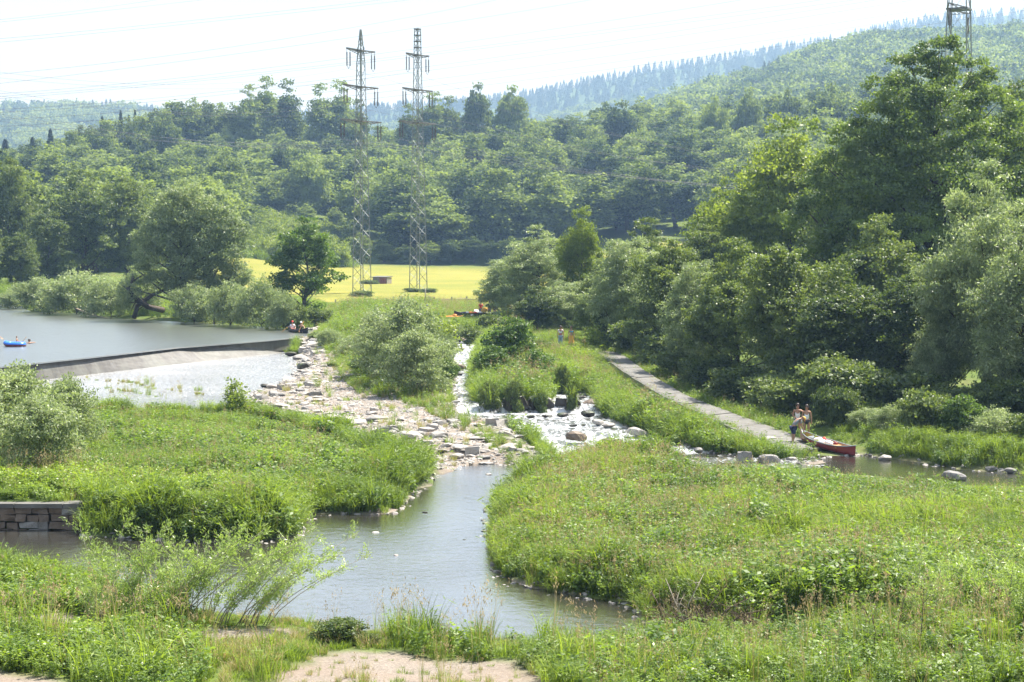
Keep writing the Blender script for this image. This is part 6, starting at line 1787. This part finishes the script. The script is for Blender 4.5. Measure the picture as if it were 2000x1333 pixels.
def person(lb, loc, rz, pose='stand', top=None, bottom=None, skin='skin', hair='hair', hat=None, scale=1.0, female=False, skirt=None, stripes=False, over=None, topstyle='shirt', backhair=False):
    t = thing('person', lb, 'person', loc, rz, scale)
    J = dict(pel=(0,0,.95), wai=(0,0,1.10), che=(0,.0,1.30), nec=(0,-.01,1.46), hb=(0,.0,1.55), hm=(0,.02,1.62), ht=(0,.01,1.70))
    for s, n in ((-1, 'L'), (1, 'R')):
        J.update({f'sh{n}': (s*.165,0,1.40), f'el{n}': (s*.225,-.02,1.13), f'wr{n}': (s*.235,.05,.89), f'ha{n}': (s*.235,.07,.82),
                  f'hi{n}': (s*.085,0,.90), f'kn{n}': (s*.10,.02,.49), f'an{n}': (s*.10,-.01,.09), f'to{n}': (s*.125,.15,.035)})
    if pose == 'hips':      # hands on the hips
        for s, n in ((-1, 'L'), (1, 'R')): J.update({f'el{n}': (s*.40,-.06,1.18), f'wr{n}': (s*.21,.05,1.02), f'ha{n}': (s*.16,.09,1.0)})
    if pose == 'shade':     # left arm raised, elbow out
        J.update({'elL': (-.40,.02,1.22), 'wrL': (-.22,.16,1.36), 'haL': (-.16,.18,1.40), 'elR': (.24,.03,1.14), 'wrR': (.10,.20,1.02), 'haR': (.04,.22,1.0)})
    if pose == 'bend':      # leaning forward, arms down to the boat
        J.update(wai=(0,.05,1.08), che=(0,.22,1.24), nec=(0,.36,1.33), hb=(0,.44,1.34), hm=(0,.50,1.33), ht=(0,.57,1.36))
        for s, n in ((-1, 'L'), (1, 'R')): J.update({f'sh{n}': (s*.17,.30,1.28), f'el{n}': (s*.19,.36,1.00), f'wr{n}': (s*.16,.46,.76), f'ha{n}': (s*.14,.50,.69)})
        J.update({'toL': (-.12,.14,.035), 'anR': (.11,-.12,.09), 'toR': (.12,.04,.035), 'knR': (.11,.0,.49)})
    if pose in ('sit', 'paddle'):
        dz = -.72
        for k in list(J): J[k] = (J[k][0], J[k][1], J[k][2] + dz)
        for s, n in ((-1, 'L'), (1, 'R')): J.update({f'hi{n}': (s*.09,.03,.17), f'kn{n}': (s*.14,.42,.30), f'an{n}': (s*.13,.70,.06), f'to{n}': (s*.13,.80,.14)})
        if pose == 'sit':
            for s, n in ((-1, 'L'), (1, 'R')): J.update({f'el{n}': (s*.25,.10,.42), f'wr{n}': (s*.17,.32,.36), f'ha{n}': (s*.15,.39,.36)})
        else:
            J.update({'elL': (-.30,.12,.46), 'wrL': (-.34,.32,.40), 'haL': (-.35,.38,.38), 'elR': (.20,.20,.62), 'wrR': (-.05,.36,.78), 'haR': (-.12,.39,.80)})
    if pose == 'swim':      # lying forward over the end of the boat, only head, shoulders and arms above water
        J = dict(pel=(0,-.55,-.25), wai=(0,-.40,-.20), che=(0,-.18,-.08), nec=(0,.0,.06), hb=(0,.05,.14), hm=(0,.07,.21), ht=(0,.05,.28))
        for s, n in ((-1, 'L'), (1, 'R')): J.update({f'sh{n}': (s*.17,-.04,.0), f'el{n}': (s*.24,.20,.03), f'wr{n}': (s*.16,.42,.06), f'ha{n}': (s*.13,.49,.06), f'hi{n}': (s*.09,-.62,-.28), f'kn{n}': (s*.11,-.98,-.36), f'an{n}': (s*.10,-1.35,-.42), f'to{n}': (s*.1,-1.48,-.45)})
    E = [('pel','wai'),('wai','che'),('che','nec'),('nec','hb'),('hb','hm'),('hm','ht')]
    sc_ = .90 if female else 1.0
    rad = dict(pel=(.135,.10), wai=(.115*sc_,.088), che=(.145*sc_,.10), nec=.052, hb=.075, hm=(.082,.095), ht=.055)
    for n in 'LR':
        E += [('che',f'sh{n}'),(f'sh{n}',f'el{n}'),(f'el{n}',f'wr{n}'),(f'wr{n}',f'ha{n}'),('pel',f'hi{n}'),(f'hi{n}',f'kn{n}'),(f'kn{n}',f'an{n}'),(f'an{n}',f'to{n}')]
        rad.update({f'sh{n}': .058*sc_, f'el{n}': .042*sc_, f'wr{n}': .028, f'ha{n}': (.036,.018), f'hi{n}': .088, f'kn{n}': .060, f'an{n}': .042, f'to{n}': .032})
        # five fingers
        w, h_ = np.array(J[f'wr{n}']), np.array(J[f'ha{n}'])
        dd_ = unit(h_ - w); side = unit(np.cross(dd_, [0, 0, 1.0]) + 1e-6 * np.ones(3)); dn = np.cross(side, dd_)
        for f in range(4):
            q = h_ + side * (f - 1.5) * .020; ln = (.060, .072, .068, .052)[f]
            J[f'f{n}{f}a'] = tuple(q + dd_ * ln * .5); J[f'f{n}{f}b'] = tuple(q + dd_ * ln - dn * .018)
            E += [(f'ha{n}', f'f{n}{f}a'), (f'f{n}{f}a', f'f{n}{f}b')]; rad[f'f{n}{f}a'] = .0095; rad[f'f{n}{f}b'] = .008
        q = w + dd_ * .03 + side * .035
        J[f't{n}a'] = tuple(q + dd_ * .02); J[f't{n}b'] = tuple(q + dd_ * .055 + side * .012)
        E += [(f'wr{n}', f't{n}a'), (f't{n}a', f't{n}b')]; rad[f't{n}a'] = .011; rad[f't{n}b'] = .009
    link('body', skin_mesh('body', J, E, rad, skin), t)
    hm = Vector(J['hm']); up = (Vector(J['ht']) - Vector(J['hb'])).normalized()
    fwd = (Vector((0, 1, 0)) - up * up.y).normalized() if pose != 'bend' else Vector((0, .35, -.94)).normalized()
    rt = fwd.cross(up).normalized()
    Rm = Matrix((rt, fwd, up)).transposed()
    def hp(x, y, z): return hm + Rm @ Vector((x, y, z))
    mb = MB(); mb.tube([hp(0, .085, .02), hp(0, .115, -.015), hp(0, .09, -.02)], [.009, .014, .01], 5); mb.obj('nose', M[skin], t)
    for s in (-1, 1):
        mb = MB(); mb.ell(hp(s * .032, .088, .015), (.012, .008, .008), 6, 4); mb.obj('eye', M['dark_eye'], t)
        mb = MB(); mb.ell(hp(s * .086, .0, 0), (.010, .02, .032), 6, 4, rot=Rm); mb.obj('ear', M[skin], t)
    mb = MB(); mb.ell(hp(0, .086, -.05), (.024, .008, .007), 6, 4); mb.obj('mouth', M['lip'], t)
    mb = MB(); mb.ell(hp(0, -.022, .03), (.096, .105, .105), 12, 8, rot=Rm, v1=math.pi * .66)
    if backhair: mb.ell(hp(0, -.09, -.05), (.07, .045, .13), 8, 6, rot=Rm)
    mb.obj('hair', M[hair], t)
    if hat:
        mb = MB(); mb.ell(hp(0, -.005, .035), (.108, .118, .115), 12, 8, rot=Rm, v1=math.pi * .52); mb.ell(hp(0, .10, .045), (.08, .075, .010), 10, 4, rot=Rm); mb.obj('hat', M[hat], t)
    if top:
        if topstyle == 'bikini':
            Jt = {'a': J['shL'], 'b': tuple(np.array(J['che']) + [-.06, .05, -.02]), 'c': tuple(np.array(J['che']) + [.06, .05, -.02]), 'd': J['shR']}
            ch = J['che']
            mb = MB()
            for s in (-1, 1): mb.ell((s * .062, ch[1] + .085, ch[2]), (.058, .045, .052), 8, 6)
            mb.tube([(math.cos(a) * .145, ch[1] + math.sin(a) * .11, ch[2] - .01) for a in np.linspace(0, 2 * math.pi, 14)], .012, 4)
            mb.obj('bikini_top', M[top], t)
        else:
            Jt = {k: J[k] for k in ('pel', 'wai', 'che')}; Jt['n'] = tuple(np.array(J['che']) * .35 + np.array(J['nec']) * .65)
            Et = [('pel', 'wai'), ('wai', 'che'), ('che', 'n')]
            rt_ = dict(pel=(.150, .115), wai=(.130 * sc_, .105), che=(.158 * sc_, .118), n=.075)
            if topstyle == 'shirt':
                for n in 'LR':
                    Jt[f'sh{n}'] = J[f'sh{n}']; Jt[f'sl{n}'] = tuple(np.array(J[f'sh{n}']) * .35 + np.array(J[f'el{n}']) * .65)
                    Et += [('che', f'sh{n}'), (f'sh{n}', f'sl{n}')]; rt_[f'sh{n}'] = .072 * sc_; rt_[f'sl{n}'] = .062 * sc_
            if topstyle == 'tank':
                for s, n in ((-1, 'L'), (1, 'R')):
                    Jt[f'st{n}'] = (s * .09, J['che'][1], J['che'][2] + .10); Et += [('che', f'st{n}')]; rt_[f'st{n}'] = .05
            me = skin_mesh('shirt', Jt, Et, rt_, top)
            if stripes:
                me.materials.append(M['red_cloth'])
                for p_ in me.polygons:
                    if int(p_.center.z / .055) % 2: p_.material_index = 1
            link('shirt', me, t)
            if over:
                me = skin_mesh('life_vest', {k: Jt[k] for k in ('wai', 'che', 'n')}, [('wai', 'che'), ('che', 'n')], dict(wai=(.15, .13), che=(.18, .145), n=.09), over); link('life_vest', me, t)
    if bottom:
        Jb = {'pel': J['pel'], 'hiL': J['hiL'], 'hiR': J['hiR']}; Eb = [('pel', 'hiL'), ('pel', 'hiR')]; rb = dict(pel=(.150, .118), hiL=.102, hiR=.102)
        ln = bottom[1]
        for n in 'LR':
            if ln > 0:
                Jb[f'k{n}'] = tuple(np.array(J[f'hi{n}']) * (1 - min(ln, 1)) + np.array(J[f'kn{n}']) * min(ln, 1)); Eb.append((f'hi{n}', f'k{n}')); rb[f'k{n}'] = .085
            if ln > 1:
                Jb[f'a{n}'] = J[f'an{n}']; Eb.append((f'k{n}', f'a{n}')); rb[f'a{n}'] = .062
        link('trousers' if ln > 1 else 'shorts', skin_mesh('shorts', Jb, Eb, rb, bottom[0]), t)
    if skirt:
        mb = MB(); n = 16; pz = J['pel'][2] + .06
        rings = []
        for k, (z, r) in enumerate([(pz, .14), (pz - .15, .18), (pz - .4, .20), (pz - .62, .24)]):
            rings.append([((r + .015 * math.sin(i * 3 + k)) * math.cos(6.2832 * i / n), (r * .8) * math.sin(6.2832 * i / n), z) for i in range(n)])
        mb.add([v for r in rings for v in r], [(k * n + i, k * n + (i + 1) % n, (k + 1) * n + (i + 1) % n, (k + 1) * n + i) for k in range(3) for i in range(n)], 0, True)
        mb.obj('skirt', M[skirt], t)
    return t
M['red_cloth'] = plain('dark red cloth', (.42, .03, .05), .8, .2, .1)
def paddle(lb, a, b, blade=.42):
    a, b = Vector(a), Vector(b); d = (b - a).normalized()
    mb = MB(); mb.tube([a, b - d * blade * .8], .016, 6); setp_ = mb.obj('paddle', M['paddlewood']); setp(setp_, lb, 'paddle')
    rot = d.to_track_quat('Z', 'Y').to_matrix()
    mb = MB(); mb.ell(b - d * blade * .5, (.10, .012, blade * .55), 10, 8, rot=rot); mb.obj('blade', M['paddlewood'], setp_)
    mb = MB(); mb.tube([a + rot @ Vector((-.05, 0, 0)), a + rot @ Vector((.05, 0, 0))], .018, 6); mb.obj('grip', M['paddlewood'], setp_)
# the group at the red canoe
x, y = PX(1578, 86.2), 86.2
person('woman in white tank top and black briefs standing behind the red canoe', (x, y, H(x, y)), R(170), 'stand', 'white', ('black', 0.12), 'skin_dark', 'hair', female=True, topstyle='tank', scale=1.0)
x, y = PX(1560, 86.8), 86.8
person('woman in white and coral top with raised elbow behind the bending man', (x, y, H(x, y)), R(175), 'shade', 'white', ('grey', 0.2), 'skin_dark', 'hair', female=True, topstyle='tank', over=None)
x, y = PX(1554, 84.0), 84.0
person('man in grey shirt and dark shorts bending over the bow of the red canoe', (x - .05, y, H(x, y)), R(-75), 'bend', 'grey', ('navy', .85), 'skin_dark', 'hair_light', hat='yellow', scale=1.0)
# walkers on the path
x, y = PX(1095, 136.5), 136.5
person('man in red and white striped shirt and jeans walking on the path under the trees', (x, y, H(x, y)), R(172), 'stand', 'white', ('jeans', 1.5), 'skin_dark', 'hair', stripes=True)
x, y = PX(1116, 135), 135
person('woman in turquoise bikini top and orange skirt walking beside the striped shirt', (x, y, H(x, y)), R(190), 'stand', 'cyan', None, 'skin', 'hair_light', female=True, topstyle='bikini', skirt='yellow', backhair=True)
# at the boats of the upper bank
x, y = PX(939, 178), 178
person('person in red top and dark shorts holding a yellow bag beside the black canoe', (x, y, H(x, y) + .1), R(200), 'stand', 'red', ('navy', .9), 'skin_dark', 'hair')
bagmesh(260, (.75, .35, .8), 'yellow', 'yellow cloth bag held by the person beside the black canoe', (PX(946, 177.5), 177.5, H(x, y) + .95))
x, y = PX(956, 178.5), 178.5
person('person in dark clothes under the willow right of the yellow bag', (x, y, H(x, y) + .1), R(160), 'hips', 'navy', ('navy', 1.5), 'skin_dark', 'hair')
x, y = PX(966, 181), 181
person('second person in dark clothes half hidden in the willow above the pale kayak', (x, y, H(x, y)), R(210), 'stand', 'black', ('navy', 1.5), 'skin_dark', 'hair')
x, y, _ = P(834, 622, 2.0)
person('bare-shouldered man with grey cap sitting in front of the lone pole', (x, y, H(x, y) + .45), R(235), 'sit', None, ('navy', .8), 'skin', 'hair', hat='grey')
# canoeists on the lake
x, y, z = on_lake(582, 650); x, y = x - .58 * 1.05, y + .81 * 1.05
person('paddler in white shirt and red cap at the left end of the lake canoe', (x, y, LAKE_Z + .0), R(200), 'sit', 'white', ('red', .9), 'skin', 'hair', hat='red')
x2_, y2_, _ = on_lake(582, 650); x2_, y2_ = x2_ + .58 * .6, y2_ - .81 * .6
person('paddler in dark vest and white cap at the right end of the lake canoe', (x2_, y2_, LAKE_Z + .0), R(185), 'paddle', 'black', ('black', .9), 'skin', 'hair', hat='white', topstyle='tank')
paddle('orange wooden paddle held upright by the paddler in the white cap', PD(593, 628, y2_ - .45), PD(583, 649, y2_ - .65), .5)
paddle('orange paddle dipped in the water at the left end of the lake canoe', PD(561, 640, y - .4), PD(550, 649, y - .5), .45)
# the inflatable
x, y, z = on_lake(32, 672)
person('child with brown hair sitting low in the blue inflatable boat', (x, y + .1, LAKE_Z - .02), R(270), 'sit', None, ('navy', .6), 'skin', 'hair_light', scale=.62)
x, y, z = on_lake(56, 671)
person('swimmer with dark hair holding on to the right end of the inflatable boat', (x, y, LAKE_Z + .02), R(-75), 'swim', None, None, 'skin', 'hair')
paddle('thin grey paddle sticking up from the inflatable boat', PD(51, 659, y), PD(44, 668, y), .2)
paddle('pale paddle end at the very left edge beside the inflatable', PD(0, 658, y), PD(6, 663, y), .2)

# ------------------------------------------------------------------ summer haze over the valley
m, t, o = new_mat('valley haze')
pv = t.nodes.new("ShaderNodeVolumePrincipled")
pv.inputs['Density'].default_value = 0.00027
pv.inputs['Color'].default_value = (0.38, 0.62, 1.0, 1)
pv.inputs['Absorption Color'].default_value = (1, 1, 1, 1)
pv.inputs['Anisotropy'].default_value = 0.35
t.links.new(pv.outputs[0], o.inputs['Volume'])
mb = MB(); mb.box((0, 1500, 210), (8800, 3900, 426))
hz = mb.obj('haze', m); setp(hz, kind='stuff')
print('instances', NINST[0], 'trees', NTREE[0])
